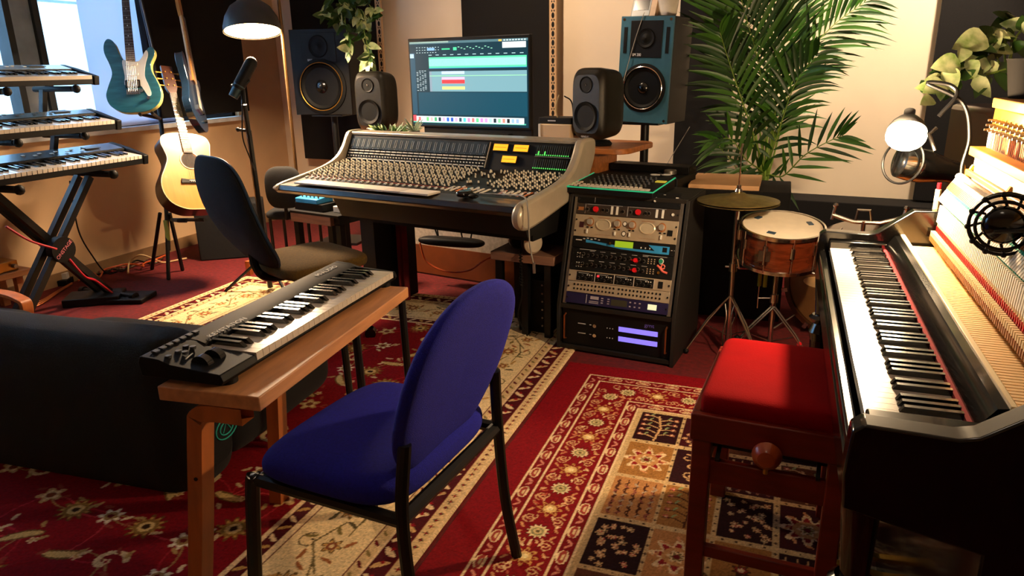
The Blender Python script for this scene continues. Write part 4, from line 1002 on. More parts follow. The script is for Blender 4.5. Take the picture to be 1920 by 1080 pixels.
for x in (-.175, -.04, .028, .172): rc(o, 'toggle_switch', [(x-.003, .014, x+.003, .030)], WHITE, -.016)
rc(o, 'power_switch', [(.198, .030, .220, .052)], BLK, -.010); rc(o, 'meter_block', [(-.215, .036, -.195, .058)], mat('maroon lens', '#3a1620', .3), -.009)
H += 2*U
o, h = unit('twin_compressor', 'dark brown unit with two red knobs and four white faders', H, 1, mat('dark brown face', '#2e241c', .5))
for x in (-.145, .055): kb_(o, x, .022, .0125, RED, .016)
for x in (-.068, -.043, .140, .167): rc(o, 'fader', [(x-.005, .006, x+.005, .038)], WHITE, -.010)
for x in (-.185, -.11, -.09, -.015, .02, .09, .105): kb_(o, x, .020, .006, BLKG, .009, STEEL)
rc(o, 'marking', [(.005, .003, .0065, .042), (-.197, .003, -.196, .042), (-.19, .040, -.02, .041), (.01, .040, .18, .041)], LET); kb_(o, .212, .022, .006, WHITE, .01); rc(o, 'badge', [(-.232, .014, -.205, .028)], BRN)
H += U
o, h = unit('headphone_amplifier', 'plain black unit at the top of the slanted rack face', H, 1.35, BLK)
rc(o, 'marking', [(-.225, .030, -.19, .034), (.215, .040, .235, .044), (.12, .036, .13, .046), (.16, .050, .17, .052)], LET); rc(o, 'marking', [(-.155, .004, -.154, .05)], LET)
kb_(o, .125, .024, .004, WHITE)
# lower box unit
o = thing('tape_converter', 'wide black unit with two violet displays at the bottom of the rack', 'rack unit', rkM @ V((0, -.048, .031)), AR)
q = B(BLK); q.bb((-.272, 0, 0), (.272, .40, .19)); q.build('chassis', o, bev=.003)
VIO = glow('violet display', '#7c70e8', .85)
for z in (.055, .105):
    q = B(VIO); q.bb((.02, -.003, z), (.212, 0, z+.024)); q.build('display', o, label='violet backlit display')
    q = B(CHROME); q.cyl((-.10, 0, z+.012), (-.10, -.012, z+.012), .009, n=16); q.build('knob', o)
    q = B(LET); q.bb((-.19, -.0015, z+.010), (-.15, 0, z+.014)); q.bb((-.13, -.0015, z+.010), (-.12, 0, z+.013)); q.build('marking', o)
    for k in range(3): q = B(LET); q.bb((-.04+.014*k, -.003, z+.006), (-.036+.014*k, 0, z+.010)); q.build('button', o)
for s in (-1, 1): q = B(mat('copper handle', '#9a5a34', .3, metal=.7)); q.tube([(s*.255, 0, .03), (s*.255, -.022, .035), (s*.255, -.022, .155), (s*.255, 0, .16)], .0045, 8); q.build('handle', o)
text('lettering', 'gmt', .026, mat('violet print', '#6a5cc0', .5, var=0), o, basis((.17, -.001, .155), (1, 0, 0), (0, 0, 1)), sx=1.2)
# ---- drum machine on top
tr_ = thing('drum_machine', 'drum machine with small knobs and green lit edge on top of the rack', 'drum machine', (-.735, 3.52, .772), R(-10))
w_, d_ = .44, .32
q = B(BLK); q.prism([(-d_/2, 0), (-d_/2, .03), (d_/2, .055), (d_/2, 0)], -w_/2, w_/2, YZ); q.build('body', tr_, bev=.003)
sa = math.atan2(.025, d_)
def trp(x, y, l=0): return V((x, y, .03+(y+d_/2)*math.tan(sa)+l))
GE = glow('green edge', '#1f9c6c', .5)
q = B(GE); q.tube([trp(-w_/2, d_/2), trp(-w_/2, -d_/2), trp(w_/2, -d_/2), trp(w_/2, d_/2)], .0035, 6); q.build('edge_light', tr_, label='green glowing edge')
q = B(mat('cream pad', '#d8cbb8', .4)); q.box((0, 0, .003), (.020, .022, .006)); pd = Many(q, 'pad', 0)
for k in range(16): pd.put(tr_, trp(-.155+.0225*k, -.13), (sa, 0, 0))
for k in range(14): pd.put(tr_, trp(-.155+.0225*k, -.10), (sa, 0, 0), (.7, .45, 1))
for k in range(6): pd.put(tr_, trp(-.21+.022*(k % 2), -.13+.034*(k//2)), (sa, 0, 0), (.8, .6, 1))
q = B(GREY); q.cyl((0, 0, 0), (0, 0, .014), .0065, .005, n=8); q.m(WHITE); q.box((0, -.003, .0145), (.001, .004, .001)); kk = Many(q, 'knob')
for r_ in range(4):
    for k in range(12): kk.put(tr_, trp(-.14+.026*k, -.06+.05*r_), (sa, 0, 0))
for k in range(11):
    q = B(mat('slider cap', '#6a6a60', .5)); p = trp(-.13+.026*k, -.075); q.box(p+V((0, 0, .006)), (.007, .012, .012)); q.build('slider', tr_)
q = B(glow('amber screen', '#a89a30', .5)); p = trp(.185, .05, .003); q.box(p, (.05, .03, .004), (sa, 0, 0)); q.build('display', tr_)
# ---- black keyboard case behind rack with small things
o = thing('black_flight_case', 'black device case behind the drum machine at the foot of the right loudspeaker', 'case', at(1212, 345, Y=4.12), R(-12)); o.location.z = .60
q = B(BLK); q.bb((-.24, -.16, 0), (.24, .14, .18)); q.bb((-.24, .02, .18), (.24, .14, .22)); q.build('body', o, bev=.004)
cp = o.location
o = thing('case_stand', 'black low cabinet under the case behind the rack', 'cabinet', (cp.x, cp.y, 0), R(-12))
q = B(BLK); q.bb((-.24, -.16, 0), (.24, .14, .60)); q.build('body', o, bev=.004)
for lab, px, rr_ in (('round metal lid on the black case right of the drum machine', (1273, 322), .020),):
    o = thing('metal_tin', lab, 'tin', V((cp.x+.14, cp.y-.06, .785)))
    q = B(STEEL); q.lathe([(.035, 0), (.035, .02), (.03, .024), (0, .02)]); q.build('lid', o)
o = thing('scissors', 'scissors with pale handles lying on the black case', 'scissors', V((cp.x+.1, cp.y-.13, .785)), .2)
for k in (-1, 1): q = B(LET); q.tube([(.03*k+.025*math.cos(t/12*2*PI), .016*math.sin(t/12*2*PI), .004) for t in range(12)], .003, 6, closed=True); q.build('handle', o)
q = B(STEEL); q.box((0, .05, .003), (.012, .08, .003), .2); q.build('blade', o)
# ================================================================== WOOD STOOL + HEADPHONES
o = thing('small_side_table', 'small black legged wooden stool table between the console and the rack', 'table', (-1.185, 3.50, 0), R(-6))
q = B(mat('rough pine', '#8a6450', .6, var=.25, stretch=(1, 8, 8))); q.bb((-.19, -.14, .405), (.17, .14, .45)); q.build('tabletop', o, bev=.003)
for x in (-.15, .0, .13):
    for y in (-.11, .11): q = B(BLKM); q.bb((x-.018, y-.018, 0), (x+.018, y+.018, .405)); q.build('leg', o)
o = thing('headphones', 'silver headphones standing on the small table beside the rack', 'headphones', (-1.205, 3.405, .45), R(-40))
o.scale = (1.12, 1.12, 1.0)
q = B(mat('silver band', '#d8ccb8', .35, metal=.2)); q.tube([(.075*math.cos(R(a)), 0, .085+.085*math.sin(R(a))) for a in range(-20, 201, 10)], .009, 8); q.build('headband', o)
for s in (-1, 1):
    q = B(mat('grey cup', '#c4b8a4', .4, metal=.1)); q.lathe([(.045, 0), (.047, .012), (.036, .024), (0, .026)], (s*.065, 0, .065), (0, s*PI/2, 0), sx=1.15); q.m(BLK); q.lathe([(.046, -.022), (.05, -.01), (.046, 0), (.03, -.012), (.028, -.022)], (s*.065, 0, .065), (0, s*PI/2, 0), sx=1.15); q.build('ear_cup', o)
q = B(BLK); q.tube(curve([(-1.22, 3.42, .50), (-1.21, 3.352, .455), (-1.205, 3.345, .40), (-1.20, 3.34, .25), (-1.22, 3.33, .12), (-1.17, 3.33, .02)]), .004, 6)
q.tube([(-1.205+.008*math.cos(t*.9), 3.342+.008*math.sin(t*.9), .46-.0022*t) for t in range(80)], .0028, 5); tag(q.build('coiled_cable'), 'black coiled cable hanging from the headphones over the small table edge', 'cable')
o = thing('floor_gear_case', 'dark gear box with rows of rivets on the floor under the small table', 'case', (-1.16, 3.50, 0), R(-6))
q = B(BLK); q.bb((-.09, -.07, .0), (.09, .07, .30)); q.build('body', o, bev=.004)
q = B(STEEL)
for k in range(6):
    for j in (-.06, .05): q.cyl((j, -.070, .05+.045*k), (j, -.075, .05+.045*k), .005, n=8)
q.build('rivets', o)
# ================================================================== LOW BLACK TABLE WITH BLUE PEDAL
pp_ = at(607, 398, Z=.50)
o = thing('low_side_table', 'low dark side table left of the console legs', 'table', (pp_.x, pp_.y+.10, 0), R(-12))
lt = o.location.copy()
q = B(mat('rough pine')); q.bb((-.21, -.17, .435), (.15, -.14, .49)); q.build('front_rail', o)
q = B(BLK); q.bb((-.21, -.17, .49), (.22, .17, .505)); q.bb((-.21, -.14, .44), (.20, .17, .49)); q.build('tabletop', o)
for x in (-.19, -.02, .12, .19):
    q = B(BLK); q.bb((x-.02, -.15 if x != -.02 else .1, 0), (x+.02, -.11 if x != -.02 else .14, .44)); q.build('leg', o)
o = thing('effects_pedal', 'bright blue guitar effects pedal with small black knobs on the dark side table', 'effects pedal', (lt.x-.13, lt.y-.03, .506), R(-12))
q = B(BLK); q.bb((-.09, -.07, 0), (.16, .08, .045)); q.build('riser', o)
q = B(mat('sky blue paint', '#2f9fe8', .4)); q.prism([(-.07, .045), (-.07, .075), (.07, .09), (.07, .045)], -.08, .12, YZ); q.build('body', o, bev=.004)
for k in range(5):
    q = B(BLK); q.cyl((-.05+.035*k, .03, .084), (-.05+.035*k, .03, .098), .009, n=10); q.build('knob', o)
    q = B(CHROME); q.cyl((-.04+.04*k*.9, -.04, .078), (-.04+.04*k*.9, -.04, .092), .006, n=10); q.build('footswitch', o)
q = B(WHITE); q.box((.0, -.005, .0835), (.07, .018, .002), (.1, 0, 0)); q.build('label_plate', o)
q = B(mat('cable red', '#8a2018', .5)); q.tube(curve([(-.06, .07, .08), (-.08, .10, .11), (-.2, .10, .10)]), .006, 6); q.tube(curve([(.0, .07, .08), (.0, .11, .11), (-.15, .13, .10)]), .006, 6); q.build('plug_lead', o)
o = thing('switch_box', 'small white switch box on the dark side table', 'box', (lt.x+.13, lt.y-.09, .506), R(-12))
q = B(WHITE); q.bb((-.045, -.03, 0), (.045, .03, .04)); q.build('body', o, bev=.004)
for k in (-.02, .02): q = B(RED if k > 0 else WHITE); q.cyl((k, 0, .04), (k*1.2, .0, .065), .006, n=8); q.build('plug', o)
# ================================================================== DRUMS
hh = thing('hi_hat', 'hi-hat cymbals on a chrome tripod stand between the rack and the bench', 'cymbal stand', (-.175, 3.46, 0))
CYM = mat('aged bronze cymbal', '#a8925a', .36, metal=.85, var=.35, scale=30)
q = B(CYM)
pr = [(.012, .030), (.03, .030), (.045, .018), (.12, .008), (.185, -.004), (.185, -.006), (.12, .005), (.044, .014), (.03, .026), (.012, .026)]
q.lathe(pr, (0, 0, .765), n=56); q.build('top_cymbal', hh, smooth=50)
q = B(CYM); q.lathe([(r_, -z_) for r_, z_ in pr][::-1], (0, 0, .745), n=56); q.build('bottom_cymbal', hh, smooth=50)
q = B(CHROME); q.cyl((0, 0, .765), (0, 0, 1.02), .0035, n=8); q.cyl((0, 0, .79), (0, 0, .83), .010, n=12); q.lathe([(.014, 0), (.018, .012), (.014, .024), (.008, .028)], (0, 0, .79)); q.build('rod', hh)
q = B(CHROME); q.cyl((0, 0, .06), (0, 0, .72), .012, n=14); q.cyl((0, 0, .42), (0, 0, .46), .02, n=12); q.cyl((-.035, 0, .44), (.03, 0, .44), .006); q.cyl((0, 0, .715), (0, 0, .735), .022, n=16); q.build('pole', hh)
for a in (200, 320, 80):
    q = B(CHROME); c_, s_ = math.cos(R(a)), math.sin(R(a))
    for w in (-.008, .008):
        q.tube([(0, w, .30), (.10*c_-w*s_, .10*s_+w*c_, .18), (.20*c_, .20*s_, .02)], .005, 6)
    q.tube([(0, 0, .09), (.11*c_, .11*s_, .15)], .004, 6); q.m(BLK); q.ball((.20*c_, .20*s_, .014), .014, 8); q.build('leg', hh)
q = B(CHROME)
for w in (-.022, .022): q.tube(curve([(w, -.02, .26), (w*.5, -.05, .2), (w*.9, -.08, .12), (w*.5, -.10, .05), (w, -.16, .01)]), .004, 6)
q.m(BLKM); q.box((0, -.2, .02), (.07, .22, .01), (.06, 0, 0)); q.build('pedal', hh)
SNW = mat('dark walnut lacquer shell', '#5a2410', .2, coat=.8, var=.5, scale=14, stretch=(1, 1, 5))
sn = thing('snare_drum', 'snare drum with white head and dark glossy wooden shell left of the piano', 'drum', (.025, 3.46, .60), (R(9), R(2), 0))
q = B(SNW); q.lathe([(.176, -.11), (.176, .055)], n=48); q.build('shell', sn)
q = B(mat('white coated drumhead', '#efe2cc', .6, var=.06, scale=20)); q.lathe([(.174, .055), (.172, .060), (0, .060)], n=48); q.build('drumhead', sn)
for z in (.050, -.112):
    q = B(CHROME); q.lathe([(.178, z-.004), (.188, z-.004), (.188, z+.012), (.179, z+.013), (.178, z+.0)], n=48); q.build('rim', sn)
for k in range(10):
    a = 2*PI*k/10; q = B(CHROME); c_, s_ = math.cos(a), math.sin(a); q.cyl((.186*c_, .186*s_, -.11), (.186*c_, .186*s_, .055), .0035, n=8); q.cyl((.182*c_, .182*s_, -.03), (.182*c_, .182*s_, .018), .010, n=10); q.build('lug', sn)
for a in (150, 250, 20):
    q = B(mat('blue gel pad', '#24405a', .4)); q.box((.125*math.cos(R(a)), .125*math.sin(R(a)), .062), (.035, .022, .004), R(a+90)); q.build('damping_pad', sn)
q = B(CHROME); q.box((-.06, -.19, -.02), (.05, .02, .05)); q.cyl((-.06, -.2, -.06), (-.06, -.2, .03), .006); q.build('strainer', sn)
for o_ in []: pass
ss = thing('snare_stand', 'chrome basket stand under the snare drum', 'drum stand', (.02, 3.47, 0))
q = B(CHROME); q.cyl((0, 0, .06), (0, .015, .47), .012, n=12); q.cyl((0, 0, .28), (0, 0, .32), .02); q.build('pole', ss)
for a in (90, 210, 330):
    c_, s_ = math.cos(R(a)), math.sin(R(a)); q = B(CHROME)
    q.tube([(0, .01, .44), (.13*c_, .13*s_, .465+.02*s_), (.19*c_, .19*s_, .475+.03*s_), (.200*c_, .200*s_, .52+.03*s_)], .006, 6); q.build('basket_arm', ss)
    q = B(CHROME)
    for w in (-.009, .009): q.tube([(-w*s_, w*c_, .26), (.12*c_-w*s_, .12*s_+w*c_, .15), (.23*c_, .23*s_, .02)], .005, 6)
    q.tube([(0, 0, .08), (.13*c_, .13*s_, .14)], .004, 6); q.m(BLK); q.ball((.23*c_, .23*s_, .015), .015, 8); q.m(RED if a == 330 else BLK); q.ball((.15*c_, .15*s_, .11), .012, 8); q.build('leg', ss)
q = B(mat('green grip', '#8aa02c', .5)); q.cyl((-.07, -.02, .36), (-.07, -.02, .44), .009); q.cyl((-.045, -.03, .36), (-.045, -.03, .44), .009); q.m(CHROME); q.cyl((-.07, -.02, .25), (-.07, -.02, .36), .003); q.m(CHROME); q.tube([(-.07, -.02, .30), (0, 0, .3)], .004, 6); q.build('lever_grips', ss, label='green rubber grips')
kd = thing('bass_drum', 'bass drum with clear batter head reflecting orange light behind the snare stand', 'drum', (.345, 3.84, .285), (PI/2, 0, R(-12)))
q = B(SNW); q.lathe([(.265, -.36), (.265, 0)], n=56); q.build('shell', kd)
q = B(mat('smoky clear drumhead', '#6b4a2a', .18, coat=.6, var=.3, scale=5)); q.lathe([(.26, 0), (.255, .006), (0, .006)], n=56); q.build('drumhead', kd)
q = B(mat('dark hoop', '#3a1a0c', .25, coat=.5)); q.lathe([(.255, -.01), (.28, -.01), (.28, .03), (.258, .03), (.255, -.01)], n=56); q.build('hoop', kd)
q = B(mat('cream oval patch', '#f0c890', .5)); q.lathe([(.09, .008), (0, .008)], (-.10, -.0, 0), sx=1, sy=.35); q.build('head_patch', kd)
for k in range(8):
    a = 2*PI*k/8+.2; q = B(CHROME); q.cyl((.272*math.cos(a), .272*math.sin(a), -.12), (.272*math.cos(a), .272*math.sin(a), .035), .005, n=8); q.box((.278*math.cos(a), .278*math.sin(a), .035), (.03, .02, .01), a); q.build('claw', kd)
q = B(CHROME); q.tube([(-.2, -.18, .01), (-.3, -.262, .08)], .007); q.build('spur', kd); q = B(CHROME); q.tube([(.2, -.18, .01), (.3, -.262, .08)], .007); q.build('spur', kd)
pe = thing('drum_pedal', 'chrome bass drum pedal beside the piano cheek', 'pedal', (.30, 3.62, 0), R(-12))
q = B(CHROME); q.box((0, -.08, .03), (.08, .26, .008), (.12, 0, 0)); q.cyl((-.05, .05, 0), (-.05, .05, .2), .007); q.cyl((.05, .05, 0), (.05, .05, .2), .007); q.cyl((-.06, .05, .2), (.06, .05, .2), .007); q.cyl((0, .05, .2), (0, .03, .42), .004); q.build('frame', pe)
q = B(mat('white beater', '#e8dcc8', .8)); q.cyl((-.02, .03, .43), (.02, .03, .43), .026); q.build('beater', pe)
cs = thing('cymbal_stand', 'chrome cymbal stand with wing nuts beyond the piano', 'stand', (.30, 3.30, 0))
cs.location = (.335, 3.22, 0)
q = B(CHROME); q.cyl((0, 0, .02), (0, 0, .74), .010); q.tube([(-.12, 0, .76), (-.04, 0, .735), (.06, 0, .735), (.14, 0, .76)], .009, 8)
for x in (-.12, .14): q.cyl((x, 0, .74), (x+.01, 0, .80), .007); q.ball((x+.01, 0, .80), .011, 8)
q.tube([(-.03, 0, .74), (-.025, 0, .785), (.02, 0, .785), (.03, 0, .74)], .006, 6); q.build('tube_frame', cs)
for a in (30, 150, 270):
    q = B(CHROME); q.tube([(0, 0, .3), (.18*math.cos(R(a)), .18*math.sin(R(a)), .015)], .007, 6); q.build('leg', cs)
o = thing('amplifier_cabinet', 'tall black cabinet with a beige top board behind the hi-hat', 'cabinet', (-.20, 4.22, 0))
q = B(CLOTHK); q.bb((-.25, -.22, 0), (.26, .2, .715)); q.build('body', o, bev=.006)
q = B(mat('beige laminate', '#d9a878', .5, var=.08)); q.bb((-.27, -.20, .715), (.10, .24, .74)); q.build('top_board', o, bev=.003)
# ================================================================== OFFICE CHAIR
OL = mat('olive brown seat fabric', '#5e4614', .95, var=.3, scale=100, bump=.6, bscale=400)
oc = thing('office_chair', 'black swivel office chair with an olive seat in front of the console', 'office chair', (at(578, 484, Z=.45).x, at(578, 484, Z=.45).y, 0), R(66))
# local +x = facing direction
q = B(OL); q.cushion((.0, 0, .44), (.48, .50, .09), e=.4); q.build('seat', oc)
def ocb(u, v):
    a = 2*PI*u; b_ = PI*(v-.5); sg = lambda t, p: math.copysign(abs(t)**p, t)
    yy = .235*sg(math.cos(b_), .3)*sg(math.cos(a), .62); zz = .32*sg(math.cos(b_), .3)*sg(math.sin(a), .62)
    yy *= 1-.22*max(0, -zz/.32)
    xx = .028*sg(math.sin(b_), .8)+.25*yy*yy*2-.06*math.cos(zz*5)
    return Mx.Rotation(R(-22), 3, 'Y') @ V((xx, yy*1.05, zz*.93)) + V((-.33, 0, .73))
q = B(CLOTHK); q.grid(ocb, 56, 20, True); q.build('backrest', oc)
q = B(mat('blue tinted piping', '#1c3550', .5)); q.tube([ocb(i/56, .5)*1.0 for i in range(56)], .006, 6, closed=True); q.build('piping', oc)
q = B(BLK); q.tube(curve([(-.30, 0, .62), (-.28, 0, .45), (-.2, 0, .39), (0, 0, .38)]), .02, 8); q.bb((-.12, -.1, .36), (.12, .1, .395)); q.build('back_bracket', oc)
q = B(BLKM); q.cyl((0, 0, .08), (0, 0, .37), .025); q.lathe([(.04, .06), (.05, .10), (.03, .14)]); q.build('gas_column', oc)
q = B(BLK)
for k in range(5):
    a = 2*PI*k/5+.55; q = B(BLK); q.tube([(0, 0, .10), (.27*math.cos(a), .27*math.sin(a), .075)], .02, 8, rr=[.024, .015]); q.build('base_arm', oc)
    q = B(BLKG); c0 = V((.285*math.cos(a), .285*math.sin(a), .03)); t_ = V((-math.sin(a), math.cos(a), 0)); q.cyl(c0-t_*.025, c0+t_*.025, .029, n=16); q.build('caster', oc)
q = B(BLK); q.tube([(.02, -.27, .40), (.02, -.22, .40)], .012); q.tube([(.0, -.30, .38), (.06, -.32, .37)], .008); q.build('lever', oc)
# second black chair behind
sc = thing('black_stool_chair', 'small rounded black chair back behind the office chair, beside the lamp pole', 'chair', (-3.12, 3.98, 0), R(20))
q = B(CLOTHK); q.cushion((0, 0, .62), (.24, .10, .28), e=.55); q.build('backrest', sc)
q = B(CLOTHK); q.cushion((0, .18, .42), (.34, .32, .07), e=.4); q.build('seat', sc)
for x in (-.13, .13):
    for y in (.04, .32): q = B(BLKM); q.cyl((x, y, 0), (x, y, .40), .011); q.build('leg', sc)
q = B(BLKM); q.cyl((0, .0, .40), (0, .0, .52), .012); q.build('back_post', sc)
# ================================================================== KEYBOARD STAND AND THREE KEYBOARDS
KX = -3.95
ks_ = thing('keyboard_stand', 'black double braced X keyboard stand with two raised tiers at the left wall', 'keyboard stand', (KX, 2.89, 0))
def bar(q, a, b_, w=.036, d_=.036): 
    a = V(a); b_ = V(b_); q.box((a+b_)/2, (d_, w, (b_-a).length), (b_-a).to_track_quat('Z', 'X').to_matrix() @ Mx.Rotation(PI/2, 3, 'Z')*1.0 if False else (b_-a).to_track_quat('Z', 'X').to_matrix())
for sgn in (1, -1):
    for dx in (-.045, .045):
        q = B(BLKM); bar(q, (dx+.02*sgn, -.30*sgn, .05), (dx+.02*sgn, .28*sgn, .78)); q.build('brace', ks_)
for y in (-.31, .31):
    q = B(BLK); q.tube([(-.22, y, .03), (.22, y, .03)], .022, 8); q.cyl((-.23, y, .03), (-.2, y, .03), .028); q.cyl((.2, y, .03), (.23, y, .03), .028); q.build('foot', ks_)
for y in (-.29, .29):
    q = B(BLK); q.tube([(-.20, y, .80), (.24, y, .80)], .02, 8); q.ball((.25, y, .80), .028, 10); q.build('support_arm', ks_)
q = B(BLK); q.cyl((.05, 0, .40), (.10, 0, .40), .075, n=24); q.build('hub', ks_)
pl = mat('pink print', '#d07a88', .5, var=0)
text('lettering', 'ONSTAGE', .03, pl, ks_, basis((.103, .0, .40), (0, .75, .6), (0, -.6, .75)))
for s in (-1, 1):
    for k, zz in enumerate((1.03, 1.29)):
        q = B(BLKM); y = s*(.20-.0*k); bar(q, (-.13, y, .82+.26*k), (-.05-.02*k, y, zz), .03, .03); q.build('tier_post', ks_)
        q = B(BLK); q.tube([(-.14, y, zz), (.16, y, zz)], .016, 8); q.ball((.19, y, zz), .024, 10); q.build('tier_arm', ks_)
RC_ = mat('red cord', '#a8142a', .6)
q = B(RC_); q.tube(curve([(.10, .02, .34), (.12, .08, .22), (.08, .18, .16), (.1, .26, .06)]), .007, 6); q.tube(curve([(.1, -.30, .60), (.12, -.2, .5), (.12, -.06, .42)]), .007, 6); q.build('cord', ks_, label='red cord tied around the stand')
def synth(label, y1, z, x0=-3.75, length=1.06, depth=.30, h=.085, tilt=R(8), face='#2c3036', nk=61, seed=0):
    o = thing('synthesizer', label, 'keyboard', (x0, y1, z), (0, tilt, 0), 'keyboards stacked on the X stand')
    # local: front at x=0, back at x=-depth, right end at y=0, left end at y=-length
    M_ = XZ2
    FM = mat('synth face '+face, face, .3, coat=.3, var=.3, scale=10)
    pr_ = [(0, 0), (0, h*.45), (-.005, h*.5), (-.145, h*.5), (-.148, h*.85), (-depth+.03, h*1.0), (-depth, h*.8), (-depth, 0)]
    q = B(BLK); q.prism(pr_, .035, length-.035, M_)
    e_ = [(.005, -.004), (.008, h*.62), (-.145, h*.92), (-depth+.03, h*1.04), (-depth-.003, h*.8), (-depth-.003, -.004)]
    q.build('body', o, bev=.003)
    for a_, c_ in ((0, .035), (length-.035, length)):
        q = B(BLK); q.prism(e_, a_, c_, M_); q.build('end_block', o, bev=.004)
    q = B(FM); a_ = math.atan2(h*.15, depth-.18); q.box((-.150-(depth-.18)/2, -length/2, h*.935), (depth-.19, length-.08, .004), (0, -0 + a_, 0)); q.build('control_panel', o)
    n_w = 36; kp_ = (length-.09)/n_w; wi = 0
    w_ = SY_W; b_ = SY_B
    for k in range(61):
        n2 = (60-k) % 12
        y = -.045-wi*kp_
        if n2 in (1, 3, 6, 8, 10): b_.put(o, (0, y, h*.5))
        else:
            w_.put(o, (0, y-kp_/2, h*.5)); wi += 1
    for k in range(8):
        q = B(GREY if seed else WHITE); q.box((-.19-.03*(k % 2), -.30-.05*k, h*.97+.004), (.014, .018, .004)); q.build('button', o)
    q = B(GREY); q.box((-.215, -.22, h*.98+.003), (.05, .10, .004)); q.build('display', o)
    return o
q = B(IVORY); q.box((-.068, 0, .006), (.138, .0255, .014)); q.box((.0, 0, .002), (.004, .0255, .020)); SY_W = Many(q, 'white_key', 0)
q = B(EBONY); q.box((-.098, 0, .018), (.088, .013, .012)); SY_B = Many(q, 'black_key', 0)
synth('lowest keyboard of the three on the X stand', 3.49, .826, length=1.18, depth=.31)
synth('middle keyboard of the three on the X stand', 3.335, 1.05, length=1.10, depth=.26, face='#23302f', seed=1)
synth('topmost keyboard of the three, pale panel, before the window', 3.235, 1.312, length=1.0, depth=.28, face='#8a9aa2', h=.075)
# ================================================================== GUITARS
def vdir(px):   # horizontal axes seen from the camera towards column px
    d = at(px, 300, D=1)-O; d.z = 0; d.normalize(); return V((-d.y*-1, d.x*-1, 0)) if False else V((d.y, -d.x, 0)), -d
def gplace(o, pbridge, pneck, D, turn, dn=0):
    a = at(*pbridge, D=D); b_ = at(*pneck, D=D+dn); up = (b_-a).normalized(); rx, n_ = vdir(pbridge[0]); n_ = (n_+rx*turn).normalized()
    n_ = (n_-up*n_.dot(up)).normalized(); x = up.cross(n_)
    M = Mx((x, up, n_)).transposed().to_4x4(); M.translation = a; o.matrix_world = M
SPR = mat('natural spruce top', '#b87a34', .32, coat=.4, var=.12, scale=4, stretch=(14, 1, 1))
MHG = mat('dark mahogany side', '#3a1a0c', .3, coat=.3, var=.3)
NECK = mat('maple neck', '#c98a48', .35, var=.15)
ROS = mat('rosewood board', '#3a2216', .45, var=.3)
def fretneck(o, y0, y1, w0, w1, z, board, frets=16, inlay=True):
    q = B(board); q.add([(-w0, y0, z), (w0, y0, z), (w1, y1, z), (-w1, y1, z), (-w0, y0, z+.006), (w0, y0, z+.006), (w1, y1, z+.006), (-w1, y1, z+.006)], [(0, 3, 2, 1), (4, 5, 6, 7), (0, 1, 5, 4), (1, 2, 6, 5), (2, 3, 7, 6), (3, 0, 4, 7)])
    q.m(CHROME)
    L = (y1-y0)
    for k in range(frets):
        t = 1-(1-2**(-k/12))/(1-2**(-frets/12)); y = y0+L*t; w = w0+(w1-w0)*t; q.box((0, y, z+.0065), (w*2, .002, .002))
    q.m(WHITE)
    for k in (3, 5, 7, 9, 12, 15):
        t = 1-(1-2**(-(k-.5)/12))/(1-2**(-frets/12)); q.cyl((0, y0+L*t, z+.006), (0, y0+L*t, z+.0068), .0035, n=8)
    q.build('fretboard', o)
    q = B(NECK); q.grid(lambda u, v: V(((w0+(w1-w0)*v)*.97*math.cos(PI+PI*u), y0+(y1-y0)*v, z+.001+.020*math.sin(PI+PI*u))), 12, 3); q.build('neck', o)
def strings(o, y0, y1, z0, z1, w0, w1, n=6):
    q = B(STEEL); q.cyl((0, 0, 0), (0, 1, 0), .0007, n=4); mm = Many(q, 'string', 0)
    for k in range(n):
        t = k/(n-1)*2-1; s_ = mm.put(o); a = V((t*w0, y0, z0)); b_ = V((t*w1, y1, z1)); s_.matrix_local = Mx.Translation(a) @ (b_-a).to_track_quat('Y', 'Z').to_matrix().to_4x4() @ Mx.Diagonal((1, (b_-a).length, 1, 1))
ag = thing('acoustic_guitar', 'natural top acoustic guitar with black pickguard standing by the left wall', 'guitar')
gplace(ag, (366, 342), (312, 128), 4.62, .42, .12)
S_ = 1.05
ag.scale = (S_, S_, S_)
half = [(0, -.175), (.09, -.17), (.165, -.13), (.20, -.06), (.195, .02), (.155, .10), (.132, .155), (.138, .21), (.148, .26), (.13, .305), (.07, .325), (.02, .328)]
body = smoothpoly(half+[(-x, y) for x, y in half[::-1] if x > 0], 4)
q = B(MHG); q.prism(body, -.11, -.001); q.build('body', ag, smooth=50)
q = B(SPR); q.prism(body, -.001, .002); q.build('soundboard', ag, smooth=50, label='natural spruce top')
q = B(mat('cream binding', '#e8d8a8', .4)); q.tube([(x, y, .001) for x, y in body], .003, 6, closed=True); q.build('binding', ag)
q = B(mat('sound hole dark', '#1c0e06', .8)); q.cyl((0, .145, .001), (0, .145, .0028), .050, n=32); q.build('sound_hole', ag)
q = B(mat('cream binding')); q.tube([(.057*math.cos(t/36*2*PI), .145+.057*math.sin(t/36*2*PI), .0025) for t in range(36)], .004, 6, closed=True); q.build('rosette', ag)
pg = smoothpoly([(.052, .150), (.075, .175), (.10, .14), (.125, .08), (.13, .03), (.085, .015), (.06, .04), (.058, .085)], 4)
q = B(BLKG); q.prism(pg, .002, .004); q.build('pickguard', ag)
q = B(BLK); q.prism([(-.085, -.006), (.085, -.006), (.08, .022), (.04, .016), (-.04, .016), (-.08, .022)], .002, .012); q.m(WHITE); q.box((0, .008, .0135), (.075, .003, .003))
for k in range(6): q.cyl((-.026+.0104*k, .0, .012), (-.026+.0104*k, .0, .016), .0022, n=6)
q.build('bridge', ag)
fretneck(ag, .195, .60, .028, .0215, .004, ROS, 20)
strings(ag, .008, .60, .015, .013, .027, .018)
